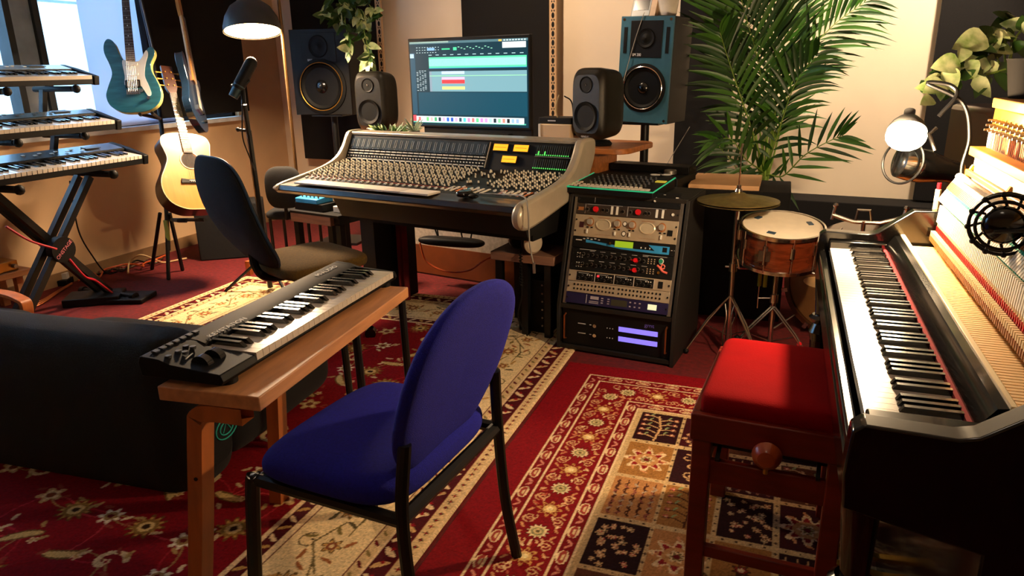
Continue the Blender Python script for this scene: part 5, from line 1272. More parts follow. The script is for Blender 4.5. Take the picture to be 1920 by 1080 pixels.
q = B(MHG); q.prism([(-.022, .605), (.022, .605), (.036, .64), (.034, .79), (-.034, .79), (-.036, .64)], -.012, .004, MT((0, 0, 0))); q.build('headstock', ag)
for k in range(6):
    s = 1 if k % 2 else -1; y = .655+.045*(k//2); q = B(BRS); q.cyl((s*.03, y, -.004), (s*.062, y, -.004), .0035, n=8); q.ball((s*.066, y, -.004), (.010, .007, .005), 8); q.cyl((s*.018, y, .002), (s*.018, y, .012), .004, n=8); q.build('tuner', ag)
# teal electric
TEALM = mat('teal flame maple top', '#2c6878', .18, coat=.8, var=.35, scale=7, stretch=(1, 6, 1))
CRB = mat('cream yellow body edge', '#c8c070', .3, coat=.4, var=.1)
eg = thing('electric_guitar', 'teal topped electric guitar with white pickguard hanging before the window', 'guitar')
gplace(eg, (251, 172), (236, 0), 4.55, -.30, .02); eg.scale = (.98, 1.06, 1.08)
sb = smoothpoly([(.0, -.125), (.08, -.118), (.145, -.075), (.165, -.01), (.145, .06), (.118, .12), (.118, .17), (.145, .225), (.138, .262), (.11, .262), (.075, .215), (.045, .185), (.0, .185), (-.045, .195), (-.072, .24), (-.095, .305), (-.13, .325), (-.155, .295), (-.158, .24), (-.132, .17), (-.122, .11), (-.15, .04), (-.168, -.02), (-.145, -.08), (-.08, -.118)], 4)
q = B(CRB); q.prism(sb, -.042, -.004); q.build('body', eg, smooth=50)
q = B(TEALM); q.prism(sb, -.004, .002); q.build('top', eg, smooth=50, bev=.002, label='glossy teal top')
pgd = smoothpoly([(-.052, .19), (-.045, .10), (-.05, .045), (-.03, .04), (.04, .035), (.062, .01), (.085, -.03), (.105, -.02), (.095, .03), (.075, .09), (.085, .16), (.105, .22), (.095, .245), (.05, .185), (.0, .18)], 4)
q = B(WHITE); q.prism(pgd, .002, .005); q.build('pickguard', eg, smooth=50)
for y in (.165, .105):
    q = B(WHITE); q.prism(rrect(.078, .017, .008, 4, 0, y), .005, .012); q.build('pickup', eg)
q = B(BLK); q.prism(rrect(.090, .048, .004, 3, 0, .045), .005, .009); q.m(STEEL); q.prism(rrect(.072, .034, .004, 3, 0, .045), .009, .014); q.m(BLK)
for k in range(6): q.cyl((-.026+.0104*k, .052, .014), (-.026+.0104*k, .052, .0145), .002, n=6)
q.build('humbucker_pickup', eg)
q = B(CHROME); q.bb((-.042, -.018, .002), (.042, .012, .009))
for k in range(6): q.bb((-.033+.0115*k, -.014, .009), (-.025+.0115*k, .012, .014))
q.build('bridge', eg)
for (x, y) in ((.052, .0), (.09, -.045)): q = B(CHROME); q.cyl((x, y, .002), (x, y, .018), .010, n=14); q.build('knob', eg)
fretneck(eg, .185, .645, .028, .021, .006, ROS, 22); strings(eg, .0, .645, .016, .016, .026, .018)
q = B(NECK); q.prism([(-.022, .645), (.022, .645), (.035, .70), (.02, .80), (-.03, .83), (-.035, .70)], -.01, .006); q.build('headstock', eg)
# dark guitar edge-on
dg = thing('electric_guitar', 'dark guitar seen edge-on with natural neck, right of the acoustic guitar headstock', 'guitar')
gplace(dg, (372, 205), (338, 20), 4.85, 3.2, .15); dg.scale = (1.1, 1.1, 1.1)
q = B(mat('dark blue gloss body', '#14283e', .15, coat=1)); q.prism(sb, -.042, .002); q.build('body', dg, smooth=50, bev=.003)
fretneck(dg, .185, .645, .028, .021, .006, NECK, 22); strings(dg, .0, .645, .016, .016, .026, .018)
q = B(NECK); q.prism([(-.022, .645), (.022, .645), (.035, .70), (.02, .86), (-.03, .86), (-.035, .70)], -.012, .006); q.build('headstock', dg)
q = B(CHROME); q.bb((-.04, -.02, .002), (.04, .01, .012)); q.build('bridge', dg)
for (x, y) in ((.06, 0), (.09, -.04)): q = B(BLK); q.cyl((x, y, .002), (x, y, .018), .010, n=12); q.build('knob', dg)
# stand for the guitars
g0 = at(315, 515, Z=0)
gs = thing('guitar_stand', 'tall black guitar stand with splayed legs behind the acoustic guitar', 'guitar stand', (g0.x-.05, g0.y+.12, 0))
def loc(p): return p-gs.location
q = B(BLKM); top_ = at(262, -10, D=4.95); q.tube([loc(at(316, 470, D=4.98)), loc(at(304, 250, D=4.95)), loc(at(285, 90, D=4.95)), loc(top_)], .014, 8); q.build('upright', gs)
q = B(STEEL); q.tube([loc(at(262, -10, D=4.93)), loc(at(287, 95, D=4.9))], .005, 6); q.build('inner_rod', gs)
for (a, b_) in (((300, 400), (285, 503)), ((312, 400), (316, 522)), ((318, 400), (342, 505))):
    q = B(BLKM); f_ = at(b_[0], b_[1], Z=.012); q.tube([loc(at(a[0], a[1], D=4.95)), loc(f_)], .013, 8); q.m(BLK); q.ball(loc(f_), .014, 8); q.build('leg', gs)
q = B(BLKM); q.tube([loc(at(264, 214, D=4.75)), loc(at(300, 222, D=4.9))], .012, 8); q.tube([loc(at(262, 214, D=4.5)), loc(at(264, 216, D=4.75))], .010, 8); q.tube([loc(at(285, 212, D=4.5)), loc(at(300, 222, D=4.9))], .010, 8); q.build('cradle', gs)
q = B(BLKM); q.tube([loc(at(322, 412, D=4.9)), loc(at(335, 414, D=4.55)), loc(at(350, 414, D=4.55))], .012, 8); q.tube([loc(at(322, 412, D=4.9)), loc(at(385, 412, D=4.6))], .012, 8); q.build('cradle', gs)
q = B(mat('yellow green strap', '#8a8a30', .7)); q.box(loc(at(313, 432, D=4.93)), (.03, .01, .14)); q.build('strap', gs, label='yellow green strap')
o = thing('guitar_amplifier', 'black amplifier box in the shade behind the acoustic guitar', 'amplifier', at(385, 495, Z=0)+V((0, .30, 0)), R(35))
q = B(CLOTHK); q.bb((-.22, -.15, 0), (.26, .15, .42)); q.build('cabinet', o, bev=.01)
q = B(STEEL); q.tube([(-.08, 0, .42), (-.07, 0, .45), (.07, 0, .45), (.08, 0, .42)], .006, 6); q.build('handle', o)
# small wood post and blue foot left of the office chair
o = thing('small_wood_block', 'small upright wooden block on the rug left of the office chair base', 'block', at(469, 515, Z=0)); q = B(BENT); q.box((0, 0, .05), (.035, .035, .10)); q.build('block', o)
# ================================================================== FLOOR LAMP AND MICROPHONE
LD = 4.55
sh = at(474, 60, D=LD)
fl = thing('floor_lamp', 'dark dome floor lamp glowing beside the left loudspeaker', 'floor lamp', (at(543, 200, D=4.75).x, at(543, 200, D=4.75).y, 0))
def ll(p): return V(p)-fl.location
tiltv = (O-sh).normalized()*.24+V((0, 0, -1)); Mz = frame_z(-tiltv)
q = B(mat('dark lamp shade enamel', '#3a3a3a', .4, metal=.2)); q.lathe([(.178, 0), (.176, .03), (.16, .09), (.125, .15), (.07, .19), (.03, .21), (.03, .25), (0, .25)], ll(sh), Mz, n=40, cap=False); q.build('lamp_shade', fl, smooth=60)
LGW = glow('lamp diffuser glow', '#ffd9a0', 25)
q = B(LGW); q.lathe([(.168, .006), (.0, .006)], ll(sh), Mz, n=40); q.build('diffuser', fl, label='bright glowing lamp opening')
tp = sh+Mz @ V((0, 0, .24)); px_, py_ = fl.location.x, fl.location.y
q = B(mat('bronze pole', '#7a5a34', .35, metal=.6)); q.tube(curve([ll(tp), ll((tp.x*.75+px_*.25, tp.y*.75+py_*.25, 2.02)), ll((px_-.03, py_, 2.02)), (0, 0, 1.85), (0, 0, 1.2), (0, 0, .02)]), .011, 8); q.lathe([(.14, 0), (.14, .015), (.03, .025), (.012, .04)]); q.build('pole', fl)
light('floor_lamp_light', 'AREA', sh+Mz @ V((0, 0, -.01)), 56, (1, .72, .46), .30, Mz.to_euler())
ml = at(455, 150, D=4.3)
mk = thing('broadcast_microphone', 'black broadcast microphone tilted on a stand beside the floor lamp', 'microphone', ml)
def lm(px, py, D=4.3): return at(px, py, D=D)-ml
q = B(BLK); a, b_ = lm(471, 118), lm(449, 160); q.cyl(a, b_, .037, .037, n=20); q.ball(a, .036, 14); q.build('grille', mk)
q = B(mat('blue grey mic body', '#37505a', .4, metal=.4)); c_ = lm(437, 182); q.cyl(b_, c_, .034, .028, n=20); q.m(BLK); q.cyl(b_+(c_-b_)*.1, b_+(c_-b_)*.3, .038, n=20); q.build('body', mk)
q = B(BLKM); q.tube(curve([lm(433, 160), lm(450, 168), lm(468, 150)]), .008, 6); q.tube([lm(455, 168), lm(457, 195)], .014, 8); q.build('yoke', mk)
b0 = at(478, 300, D=4.45)
ms = thing('microphone_stand', 'black stand holding the broadcast microphone with a hanging cable', 'microphone stand', (b0.x, b0.y, 0))
def l2(p): return V(p)-ms.location
q = B(BLKM); q.tube([l2(at(458, 196, D=4.32)), l2(at(466, 250, D=4.42))], .016, 8); q.tube([l2(at(466, 245, D=4.42)), V((0, 0, .02))], .017, 8); q.build('pole', ms)
q = B(BLKM); q.tube([l2(at(446, 243, D=4.38)), l2(at(470, 246, D=4.42))], .010, 8); q.ball(l2(at(446, 243, D=4.38)), .014, 8); q.build('clutch', ms)
for a in (90, 210, 330): q = B(BLKM); q.tube([(0, 0, .25), (.28*math.cos(R(a)), .28*math.sin(R(a)), .015)], .010, 6); q.build('leg', ms)
q = B(BLK); q.tube(curve([l2(at(455, 180, D=4.28)), l2(at(454, 230, D=4.3)), l2(at(456, 262, D=4.32)), l2(at(470, 300, D=4.4)), l2(at(478, 320, D=4.4))]), .004, 6); q.build('cable', ms)
# ================================================================== ACOUSTIC PANELS
PF = mat('charcoal acoustic fabric', '#0c0808', .95, var=.5, scale=120, bump=.5, bscale=400)
PE = mat('perforated pale edge', '#c9a47a', .6, var=.1)
def backpt(x, y, off=0):
    d = at(x, y, D=1)-O; n_ = V((.11, 1, 0)).normalized(); p0 = V((XW, 5.9-off, 0)); t = (p0-O).dot(n_)/d.dot(n_); return O+d*t
def panel(x0_, x1_, ybot, ztop, label, strip=None, th=.07, off=.16):
    a = backpt(x0_, ybot, off); b_ = backpt(x1_, ybot, off); z0 = min(a.z, b_.z) if ybot < 400 else 0
    c_ = (a+b_)/2; w = (b_-a).length
    o = thing('sound_absorber', label, 'acoustic panel', (c_.x, c_.y, z0), ang, 'dark sound absorbers along the walls')
    h = ztop-z0
    q = B(PF); q.bb((-w/2, 0, 0), (w/2, th, h)); q.build('fabric_face', o, bev=.004)
    if strip:
        sx = w/2+.03
        q = B(PE); q.bb((w/2, .0, 0), (w/2+.055, .02, h)); q.m(BLK)
        k = 0; z = .03
        while z < h-.03:
            r_ = .016 if k % 2 else .008
            if k % 2: q.lathe([(r_, 0), (0, .001)], (sx, -.001, z), (PI/2, 0, 0), n=12, sx=.75, sy=1.3)
            else:
                for dx in (-.009, .009): q.lathe([(r_, 0), (0, .001)], (sx+dx, -.001, z), (PI/2, 0, 0), n=8, sx=.6, sy=1)
            z += .032; k += 1
        q.build('perforated_strip', o, label='pale strip with a pattern of holes')
    return o
panel(572, 722, 297, 2.45, 'dark acoustic panel behind the left loudspeaker', True)
panel(882, 1030, 500, 2.45, 'dark acoustic panel behind the computer monitor', True)
panel(1252, 1346, 500, 2.45, 'dark acoustic panel between the blue grey loudspeaker and the palm', False)
o = panel(1712, 1990, 376, 2.45, 'dark acoustic panel behind the clip lamp on the right', False)
q = B(mat('white side channel', '#efe0cc', .6)); a = backpt(577, 297, .1)
# black panel in front of the window
o = thing('sound_absorber', 'black acoustic panel covering the right end of the window behind the guitars', 'acoustic panel', (XW+.03, 4.82, 1.035), 0, 'dark sound absorbers along the walls')
q = B(PF); q.bb((0, -.52, 0), (.06, .50, 1.4)); q.build('fabric_face', o, bev=.004)
# low black bass trap along the back wall
a = backpt(1465, 362, .34); b_ = backpt(1990, 385, .34)
o = thing('low_cabinet', 'long low dark cabinet against the end wall below the bright plaster', 'cabinet', ((a.x+b_.x)/2, (a.y+b_.y)/2, 0), ang)
w = (b_-a).length; q = B(PF); q.bb((-w/2, 0, 0), (w/2, .28, .50)); q.build('body', o, bev=.006)
# ================================================================== PALM
PAL = [mat('palm leaf green', '#1d4210', .42, var=.35, scale=6), mat('palm leaf light green', '#3b6a1c', .4, var=.3, scale=6)]
STM = mat('palm stem', '#7d9a3c', .45, var=.2)
pm = thing('potted_palm', 'large green palm with long feathery fronds in front of the bright wall', 'palm', at(1432, 360, Y=4.62)); pm.location.z = 0
def lp(x, y, Y): return at(x, y, Y=Y)-pm.location
q = B(mat('dark pot', '#0d0a08', .85, spec=.1)); q.lathe([(.14, 0), (.19, .32), (.20, .34), (.18, .34), (.17, .28), (0, .28)]); q.build('pot', pm)
def frond(pts, Lf, wd_=.022, droop=.18, mt=None, n=34, side=(1, 1), start=.3, seed=0, rt=.006):
    P = curve(pts, 8); r_ = random.Random(seed); q = B(STM); k = len(P); q.tube(P, rt, 6, rr=[rt*(1-.75*i/(k-1)) for i in range(k)])
    q.m(mt or PAL[0]); tow = V((0, -1, 0))
    for i in range(n):
        t = start+(1-start)*i/(n-1); f = t*(k-1); i0 = min(int(f), k-2); p = P[i0].lerp(P[i0+1], f-i0); tg = (P[i0+1]-P[i0]).normalized()
        sd_ = tg.cross(tow).normalized()
        L = Lf*(.55+.75*math.sin(PI*min(1, (t-start)/(1-start)*.85+.12)))*.88
        for s in (1, -1):
            if not side[0 if s > 0 else 1]: continue
            q.m(r_.choice(PAL) if mt is None else mt)
            d = (sd_*s*(.95-.35*t)+tg*(.45+.6*t)+tow*r_.uniform(-.25, .35)).normalized()
            q.leaf(p, p+d*L*r_.uniform(.85, 1.1), wd_*1.05, (tow+sd_*s*.3)+V((0, 0, .5)), droop*r_.uniform(.6, 1.4), n=5, fold=.3, shape=.7)
    return q.build('frond', pm, smooth=60)
b0_ = [lp(1434, 380, 4.62), lp(1436, 330, 4.62)]
frond(b0_+[lp(1433, 200, 4.58), lp(1420, 110, 4.5), lp(1393, 10, 4.4), lp(1378, -60, 4.3)], .40, .026, .10, n=27, start=.33, seed=1)
frond(b0_+[lp(1412, 250, 4.5), lp(1385, 170, 4.42), lp(1362, 100, 4.36), lp(1350, 60, 4.3)], .30, .024, .22, n=19, start=.35, seed=2)
frond(b0_+[lp(1468, 210, 4.66), lp(1500, 120, 4.7), lp(1560, 50, 4.75), lp(1620, 5, 4.8)], .34, .022, .30, n=22, start=.35, seed=3)
frond(b0_+[lp(1462, 240, 4.5), lp(1490, 160, 4.45), lp(1530, 105, 4.4)], .30, .024, .34, n=17, start=.35, seed=4)
frond(b0_+[lp(1400, 300, 4.5), lp(1372, 262, 4.45), lp(1340, 262, 4.4)], .24, .026, .20, n=12, start=.3, seed=5)
frond(b0_+[lp(1468, 330, 4.5), lp(1510, 290, 4.45), lp(1560, 262, 4.4), lp(1578, 255, 4.38)], .24, .020, .12, n=12, start=.3, seed=6)
frond(b0_+[lp(1450, 200, 4.7), lp(1470, 80, 4.75), lp(1500, -30, 4.8)], .36, .024, .18, n=22, start=.4, seed=7)
frond(b0_+[lp(1395, 330, 4.55), lp(1370, 300, 4.5), lp(1348, 275, 4.45)], .20, .022, .3, n=11, start=.2, seed=8)
frond(b0_+[lp(1450, 250, 4.6), lp(1455, 130, 4.55), lp(1440, 20, 4.5), lp(1425, -40, 4.5)], .36, .024, .14, n=22, start=.38, seed=9)
frond(b0_+[lp(1400, 230, 4.66), lp(1362, 140, 4.66), lp(1352, 40, 4.66), lp(1350, -40, 4.6)], .30, .024, .2, n=19, start=.35, seed=10)
for k in range(9):
    q = B(STM); q.tube(curve([V((.03*math.cos(k*2.2), .03*math.sin(k*2.2), .28)), V((.02*math.cos(k*2.2), .02*math.sin(k*2.2), .6)), lp(1400+8*k, 240, 4.6)]), .006, 6); q.build('stem', pm)
# ================================================================== TRAILING AND POT PLANTS
PG = mat('pothos leaf', '#35581c', .4, var=.5, scale=14); PY = mat('variegated lamplit pothos leaf', '#d6dcae', .38, var=.45, scale=22, dark='#7da24a')  # pale variegated tone also has lamp light mixed into the colour
def heart(q, p, d, L, nrm, r_):
    q.leaf(p, V(p)+V(d).normalized()*L, L*.62, nrm, .15, n=7, fold=.22, shape=.62)
vp_ = thing('trailing_plant', 'trailing leafy plant hanging over the left loudspeaker', 'plant', at(640, -30, D=4.75))
def lv(x, y, D=4.72): return at(x, y, D=D)-vp_.location
q = B(mat('dark pot')); q.lathe([(.07, -.12), (.10, .02), (.09, .02), (.06, -.08), (0, -.08)]); q.build('pot', vp_)
rr_ = random.Random(4)
vines = [[(630, -20), (615, 10), (608, 30)], [(640, -20), (645, 20), (650, 60), (656, 92)], [(655, -20), (668, 20), (680, 50), (692, 100), (690, 112)], [(650, -20), (640, 15), (628, 40)], [(660, -30), (690, 5), (704, 30)], [(640, -20), (655, 10), (675, 30), (690, 60)]]
q = B(STM); q2 = B(PG)
for v_ in vines:
    P = curve([lv(x, y, 4.7+.02*i) for i, (x, y) in enumerate(v_)], 6); q.tube(P, .003, 5)
    for p in P[::2]:
        for _ in range(3):
            q2.m(PY if rr_.random() < .35 else PG); heart(q2, p, (rr_.uniform(-1, 1), rr_.uniform(-.8, .3), rr_.uniform(-1, .3)), rr_.uniform(.06, .095), (rr_.uniform(-.4, .4), -1, rr_.uniform(0, .8)), rr_)
q.build('vine', vp_); q2.build('foliage', vp_, smooth=60)
o = thing('small_pot_plant', 'small bushy plant on the shelf in front of the left studio monitor', 'plant', (0, 0, 0)); p = at(742, 242, Y=4.22); o.location = (p.x, p.y-.02, .936)
q = B(mat('dark pot')); q.lathe([(.05, 0), (.07, .05), (.06, .05), (0, .04)]); q.build('pot', o)
q = B(PG)
for k in range(90):
    a = rr_.random()*6.28; e_ = rr_.uniform(.1, 1.2); r0 = rr_.uniform(.02, .08); p = V((r0*1.6*math.cos(a)-.03, r0*math.sin(a)*.6, .04)); q.m(PY if k % 4 == 0 else PG)
    q.leaf(p, p+V((math.cos(a)*math.cos(e_), math.sin(a)*math.cos(e_)*.5, math.sin(e_)*.8))*rr_.uniform(.04, .10), .014, (0, -1, .5), .1, n=4)
q.build('foliage', o, smooth=60)
o = thing('spiky_pot_plant', 'small spiky plant in a grey pot just left of the screen', 'plant', (0, 0, 0)); p = at(785, 240, Y=4.16); o.location = (p.x, p.y-.06, .936)
q = B(mat('grey pot', '#6a655c', .5)); q.lathe([(.03, 0), (.035, .06), (.03, .06), (0, .05)]); q.build('pot', o)
q = B(mat('pale spiky leaf', '#8a9a7a', .5))
for k in range(22): a = k*2.4; q.leaf((0, 0, .05), (.07*math.cos(a), .04*math.sin(a), .09+.03*(k % 3)), .010, (0, -1, .3), .1, n=4)
q.build('foliage', o)
# pothos on the piano
pt_ = thing('pothos_plant', 'variegated pothos in a dark pot on the piano beside the glowing lamp', 'plant', (.655, 2.50, 1.263))
pt_.location = (.63, 2.42, 1.263)
q = B(mat('dark pot')); q.lathe([(.055, 0), (.072, .10), (.076, .105), (.066, .105), (.058, .09), (0, .09)]); q.build('pot', pt_)
def lq(x, y, D): return at(x, y, D=D)-pt_.location
q = B(STM); q2 = B(PG)
vs_ = [([(1880, 130), (1860, 95), (1840, 85), (1825, 90)], 2.5), ([(1875, 130), (1850, 118), (1815, 125), (1790, 132), (1765, 150), (1745, 175)], 2.45), ([(1885, 120), (1880, 60), (1862, 60), (1850, 80)], 2.5), ([(1890, 120), (1905, 70), (1925, 50)], 2.5), ([(1885, 130), (1850, 140), (1800, 150)], 2.42), ([(1895, 120), (1900, 40), (1885, 35)], 2.6)]
for v_, D_ in vs_:
    P = curve([lq(x, y, D_) for x, y in v_], 6); q.tube(P, .004, 6)
    for p in P[3::3]:
        for _ in range(2):
            q2.m(PY if rr_.random() < .3 else PG); heart(q2, p, (rr_.uniform(-1, .6), rr_.uniform(-.7, .2), rr_.uniform(-.5, .6)), rr_.uniform(.055, .09), (rr_.uniform(-.5, .3), -.8, rr_.uniform(.2, 1)), rr_)
for (x, y, tx, ty, D_) in ((1778, 128, 1790, 172, 2.40), (1770, 155, 1730, 172, 2.38), (1820, 112, 1828, 145, 2.42), (1812, 92, 1800, 116, 2.42), (1800, 118, 1745, 124, 2.40), (1850, 70, 1785, 88, 2.45), (1750, 185, 1725, 195, 2.38), (1848, 108, 1826, 145, 2.44), (1790, 108, 1775, 118, 2.44)):
    q2.m(PY); a = lq(x, y, D_); b_ = lq(tx, ty, D_-.03); q2.leaf(a, b_, (b_-a).length*.62, (-.1, -1, .35), .05, n=8, fold=.2, shape=.62)
q.build('vine', pt_); q2.build('foliage', pt_, smooth=60)
# ================================================================== CLIP LAMPS AND PIANO MICROPHONE
lpz = V((.352, 2.54, 1.145))
cl = thing('clip_lamp', 'glowing clip lamp with dark shade at the far end of the piano', 'lamp', lpz)
q = B(mat('dark lamp shade enamel')); Ml = frame_z((.1, .65, .75)); q.lathe([(.056, .012), (.054, .022), (.046, .038), (.032, .055), (.016, .068), (.016, .09), (0, .09)], (0, 0, .004), Ml, n=32, cap=False); q.build('lamp_shade', cl, smooth=60)
q = B(glow('bulb glow', '#ffe6b8', 60)); q.ball((0, 0, 0), (.058, .054, .046), 20); q.build('bulb', cl, label='glowing white bulb')
q = B(BLKM); q.tube(curve([(.08, 0, .06), (.12, .01, .12), (.10, .02, .15), (.04, .02, .155), (.14, .02, .10), (.17, .0, .0), (.16, -.02, -.10), (.18, -.06, -.2)]), .006, 8); q.build('gooseneck', cl)
q = B(BLKM); q.box((.18, -.06, -.205), (.05, .03, .04)); q.build('clamp', cl)
light('clip_lamp_light', 'POINT', lpz+V((-.065, -.095, .018)), 48, (1, .70, .40), .035)
c2 = thing('spot_lamp', 'unlit black round spotlight head hanging below the glowing clip lamp', 'lamp', at(1735, 312, D=2.32))
ax = (at(1800, 328, D=2.32)-at(1690, 305, D=2.32)).normalized(); M2 = frame_z(ax)
q = B(BLKG); q.lathe([(.040, -.09), (.052, -.085), (.056, -.05), (.055, -.01), (.045, .035), (.036, .07), (.036, .10), (0, .10)], (0, 0, 0), M2, n=36); q.build('housing', c2, smooth=60)
q = B(BLKM); q.tube([M2 @ V((.07*math.cos(t/36*2*PI), .07*math.sin(t/36*2*PI), -.075-.03*math.cos(t/36*2*PI))) for t in range(36)], .004, 6, closed=True); q.build('guard_ring', c2)
q = B(STEEL); q.tube([(0.02, 0, .05), (.0, .02, .10), (.02, .03, .12)], .006, 6); q.build('arm', c2)
q = B(BRS); q.cyl(M2 @ V((0, 0, .10)), M2 @ V((0, 0, .108)), .037, n=24); q.build('end_ring', c2, label='gold end ring')
mc = V((.515, 1.97, 1.0)); mc = at(1882, 422, D=1.46)
pmk = thing('shock_mount_microphone', 'large black microphone in a round shock mount hanging over the piano hammers', 'microphone', mc)
pmk.scale = (.72, .72, .72)
rx, n_ = vdir(1880)
Mk = Mx((rx, V((0, 0, 1)).cross(rx)*-1 if False else n_.cross(rx), n_)).transposed()
q = B(BLKG); q.ball((0, 0, 0), (.055, .055, .03), 20, Mk); q.cyl(Mk @ V((0, 0, -.06)), Mk @ V((0, 0, .0)), .05, n=24); q.build('capsule', pmk)
for r_, z_ in ((.085, .0), (.085, -.03), (.068, .012)):
    q = B(BLK); q.tube([Mk @ V((r_*math.cos(t/40*2*PI), r_*math.sin(t/40*2*PI), z_)) for t in range(40)], .005, 8, closed=True); q.build('ring', pmk)
q = B(BLK)
for k in range(12):
    a = 2*PI*k/12; q.tube([Mk @ V((.052*math.cos(a), .052*math.sin(a), -.01)), Mk @ V((.086*math.cos(a+.15), .086*math.sin(a+.15), .0))], .004, 6); q.ball(Mk @ V((.086*math.cos(a+.15), .086*math.sin(a+.15), .0)), .009, 8)
q.build('elastic_suspension', pmk)
q = B(BLKM); q.tube([Mk @ V((-.02, -.015, .035)), Mk @ V((.30, .03, .0))], .006, 8); q.tube([Mk @ V((.30, .03, 0)), Mk @ V((.45, .3, -.1))], .010, 8); q.build('arm', pmk)
# items at the far end of the piano
o = thing('dark_wood_cabinet', 'dark brown glossy cabinet behind the clip lamps', 'cabinet', (.86, 3.12, 0), R(8))
q = B(mat('dark brown lacquer', '#4a2210', .3, coat=.3, var=.3)); q.bb((-.21, -.14, 0), (.3, .3, 1.20)); q.build('body', o, bev=.02)
o = thing('wooden_box', 'orange lit plain wooden box beyond the far piano cheek', 'box', (.47, 2.86, 0), R(3))
q = B(mat('plain orange wood', '#c0682c', .5, var=.2, stretch=(1, 8, 8))); q.bb((-.14, -.12, 0), (.12, .12, .74)); q.build('body', o, bev=.004)
q = B(STEEL); q.box((-.03, -.125, .70), (.025, .008, .06), (0, .2, 0)); q.ball((.04, -.125, .69), .01, 8); q.build('latch', o)
o = thing('pale_post', 'thin cream post with a red tip at the far end of the piano action', 'post', (.462, 2.535, 0))
q = B(CRM2); q.cyl((0, 0, .0), (0, 0, .985), .009, n=10); q.m(RED); q.cyl((0, 0, .985), (0, 0, 1.005), .006, n=8); q.build('post', o)
# ================================================================== LEFT SIDE CLUTTER
p = at(20, 500, Z=.26)
o = thing('low_wood_shelf', 'low wooden shelf board at the left edge beside the keyboard stand', 'shelf', (p.x-.05, p.y, 0), R(-4))
q = B(WOOD); q.bb((-.15, -.55, .215), (.16, .06, .25)); q.build('board', o, bev=.003)
for y in (-.45, .0): q = B(WOOD); q.bb((-.1, y-.02, 0), (-.06, y+.02, .215)); q.build('leg', o); q = B(WOOD); q.bb((.08, y-.02, 0), (.12, y+.02, .215)); q.build('leg', o)
sl_ = o.location.copy()
o = thing('gold_amplifier_box', 'small gold metal device on the low wooden shelf', 'device', (sl_.x+.05, sl_.y-.10, .251), R(-4))
q = B(mat('gold metal', '#b8843c', .3, metal=.7)); q.bb((-.07, -.12, 0), (.07, .10, .06)); q.build('body', o, bev=.004)
q = B(STEEL); q.cyl((.07, .07, .03), (.10, .07, .03), .012); q.build('knob', o)
q = B(BLK); q.tube(curve([at(131, 340, X=-4.0), at(140, 400, X=-4.2), at(150, 440, X=-4.3), at(170, 475, X=-4.4), at(200, 512, X=-4.42), at(230, 505, Z=.01)]), .005, 6); tag(q.build('wall_cable'), 'black cable hanging down the left wall to the floor', 'cable')
cols = [mat('brown cable', '#6a5540', .6), mat('cable red'), BLK, mat('cream cable', '#c8a878', .6), mat('orange cable')]
nm = ['brown cable tangled along the left wall skirting', 'dark red cable tangled along the left wall skirting', 'black cable tangled along the left wall skirting', 'cream cable looped on the floor left of the guitar stand', 'orange cable on the floor at the left wall']
for k in range(5):
    pts = []
    for i in range(12):
        x = 150+14*i+rr_.uniform(-10, 10); y = 520-3.2*i+rr_.uniform(-7, 7); pts.append(at(x, y, Z=.010+.006*k))
    if k == 3: pts = [at(240, 512, Z=.01), at(243, 492, Z=.06), at(262, 478, Z=.12), at(285, 484, Z=.08), at(305, 492, Z=.01), at(330, 488, Z=.01), at(350, 484, Z=.01)]
    q = B(cols[k]); q.tube(curve(pts, 6), .006, 6); tag(q.build('floor_cable'), nm[k], 'cable')
o = thing('power_strip', 'black power strip with plugs on the floor beside the keyboard stand foot', 'power strip', at(140, 522, Z=0), R(-60))
q = B(BLK); q.bb((-.2, -.03, 0), (.2, .03, .04)); q.build('body', o, bev=.004)
for k in range(4): q = B([GREY, RED, BLK, WHITE][k]); q.bb((-.15+.09*k, -.02, .04), (-.11+.09*k, .02, .08)); q.build('plug', o)
q = B(mat('copper wire', '#b86a38', .4, metal=.5))
for k in range(3): q.tube(curve([at(48, 575+3*k, Z=.01), at(80, 562+3*k, Z=.015), at(108, 545+2*k, Z=.01), at(135, 530+k, Z=.01)]), .004, 5)
tag(q.build('wire_bundle'), 'bundle of copper coloured wires on the floor at the foot of the X stand', 'wires')
o = thing('foot_pedal', 'flat black foot pedal on the red carpet in front of the guitar stand', 'pedal', at(240, 562, Z=0), R(20)); q = B(BLK); q.bb((-.16, -.10, 0), (.14, .10, .03)); q.build('body', o, bev=.006)
o = thing('stomp_box', 'black pedal board in the shade under the keyboards', 'pedal board', at(180, 565, Z=0), R(35)); q = B(BLK); q.bb((-.16, -.10, 0), (.16, .10, .05)); q.build('body', o, bev=.006)
def under(root, par, kids):
    ch_ = [c_ for c_ in root.children]
    ps = [c_ for c_ in ch_ if c_.name.split('.')[0] == par]
    for c_ in ch_:
        if c_.name.split('.')[0] in kids and ps: c_.parent = ps[0]
bpy.context.view_layer.update()
under(ag, 'soundboard', ('binding', 'sound_hole', 'rosette', 'pickguard', 'bridge')); under(ag, 'headstock', ('tuner',))
under(eg, 'top', ('pickguard', 'pickup', 'humbucker_pickup', 'bridge', 'knob')); under(dg, 'body', ('bridge', 'knob'))
under(sn, 'drumhead', ('damping_pad',)); under(sn, 'shell', ('lug', 'strainer')); under(kd, 'drumhead', ('head_patch',)); under(kd, 'hoop', ('claw',))
for o_ in (lsp, rsp): under(o_, 'baffle', ('woofer', 'tweeter_plate', 'tweeter', 'port', 'screw', 'lettering'))
under(tb, 'leg', ('screw_hole',)); under(mx, 'console_body', ('vu_meter', 'meter_window', 'meter_bars', 'level_meters', 'scribble_strip', 'bridge_divider'))
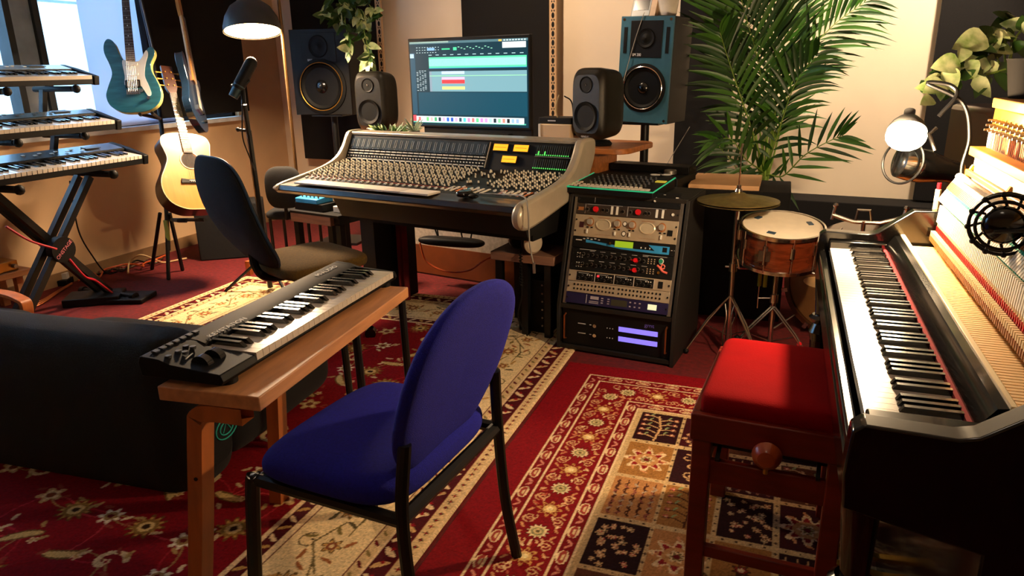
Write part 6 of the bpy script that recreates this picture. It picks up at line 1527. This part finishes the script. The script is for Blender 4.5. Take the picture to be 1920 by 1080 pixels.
under(kc, 'body', ('button', 'wheel', 'display_strip', 'lettering')); under(bn, 'apron', ('knob',)); under(fl, 'lamp_shade', ('diffuser',)); under(cl, 'lamp_shade', ('bulb',))
under(pf, 'iron_plate', ('tuning_pin', 'string')); under(oc, 'base_arm', ('caster',)); under(oc, 'backrest', ('piping',)); under(tr_, 'body', ('edge_light', 'display'))
# added fill spot, out of view, that brightens the end wall
o = thing('wall_fill_spot', 'added ceiling fill spot aimed at the end wall behind the palm', 'spotlight', (.85, 4.15, 2.58))
sd0 = (V((.42, 5.4, 1.05))-V((.85, 4.15, 2.58))).normalized()
q = B(WHITE); q.cyl((0, 0, .12), (0, 0, .02), .012); q.lathe([(.045, -.05), (.045, .06), (.02, .08), (0, .08)], (0, 0, 0), frame_z(-sd0), n=24, cap=False); q.build('housing', o)
ld = bpy.data.lights.new('wall_fill_beam', 'SPOT'); ld.energy = 150; ld.color = (1, .78, .55); ld.spot_size = R(78); ld.spot_blend = .7; ld.shadow_soft_size = .04
lo = bpy.data.objects.new('wall_fill_beam', ld); C.objects.link(lo); lo.location = V((.85, 4.15, 2.58))+sd0*.055; lo.rotation_euler = sd0.to_track_quat('-Z', 'Y').to_euler()
sp1 = V((-1.75, 3.9, 2.58)); sd1 = (V((-1.55, 5.5, 1.1))-sp1).normalized()  # second added fill spot, unseen, lifts the wall behind the screen
o = thing('wall_fill_spot', 'added ceiling fill spot aimed at the end wall behind the screen', 'spotlight', sp1)
q = B(WHITE); q.cyl((0, 0, .12), (0, 0, .02), .012); q.lathe([(.045, -.05), (.045, .06), (.02, .08), (0, .08)], (0, 0, 0), frame_z(-sd1), n=24, cap=False); q.build('housing', o)
ld = bpy.data.lights.new('wall_fill_beam', 'SPOT'); ld.energy = 95; ld.color = (1, .74, .5); ld.spot_size = R(110); ld.spot_blend = .8; ld.shadow_soft_size = .04
lo = bpy.data.objects.new('wall_fill_beam', ld); C.objects.link(lo); lo.location = sp1+sd1*.055; lo.rotation_euler = sd1.to_track_quat('-Z', 'Y').to_euler()
# unseen fill lamp added above the camera
o = thing('ceiling_fill_lamp', 'added round fill lamp on the ceiling', 'ceiling lamp', (-.3, .6, 2.7))
q = B(WHITE); q.lathe([(.20, 0), (.20, -.03), (.17, -.05), (0, -.05)], n=32); q.build('housing', o)
light('ceiling_fill_light', 'AREA', (-.3, .6, 2.64), 1.5, (1, .80, .60), .34)
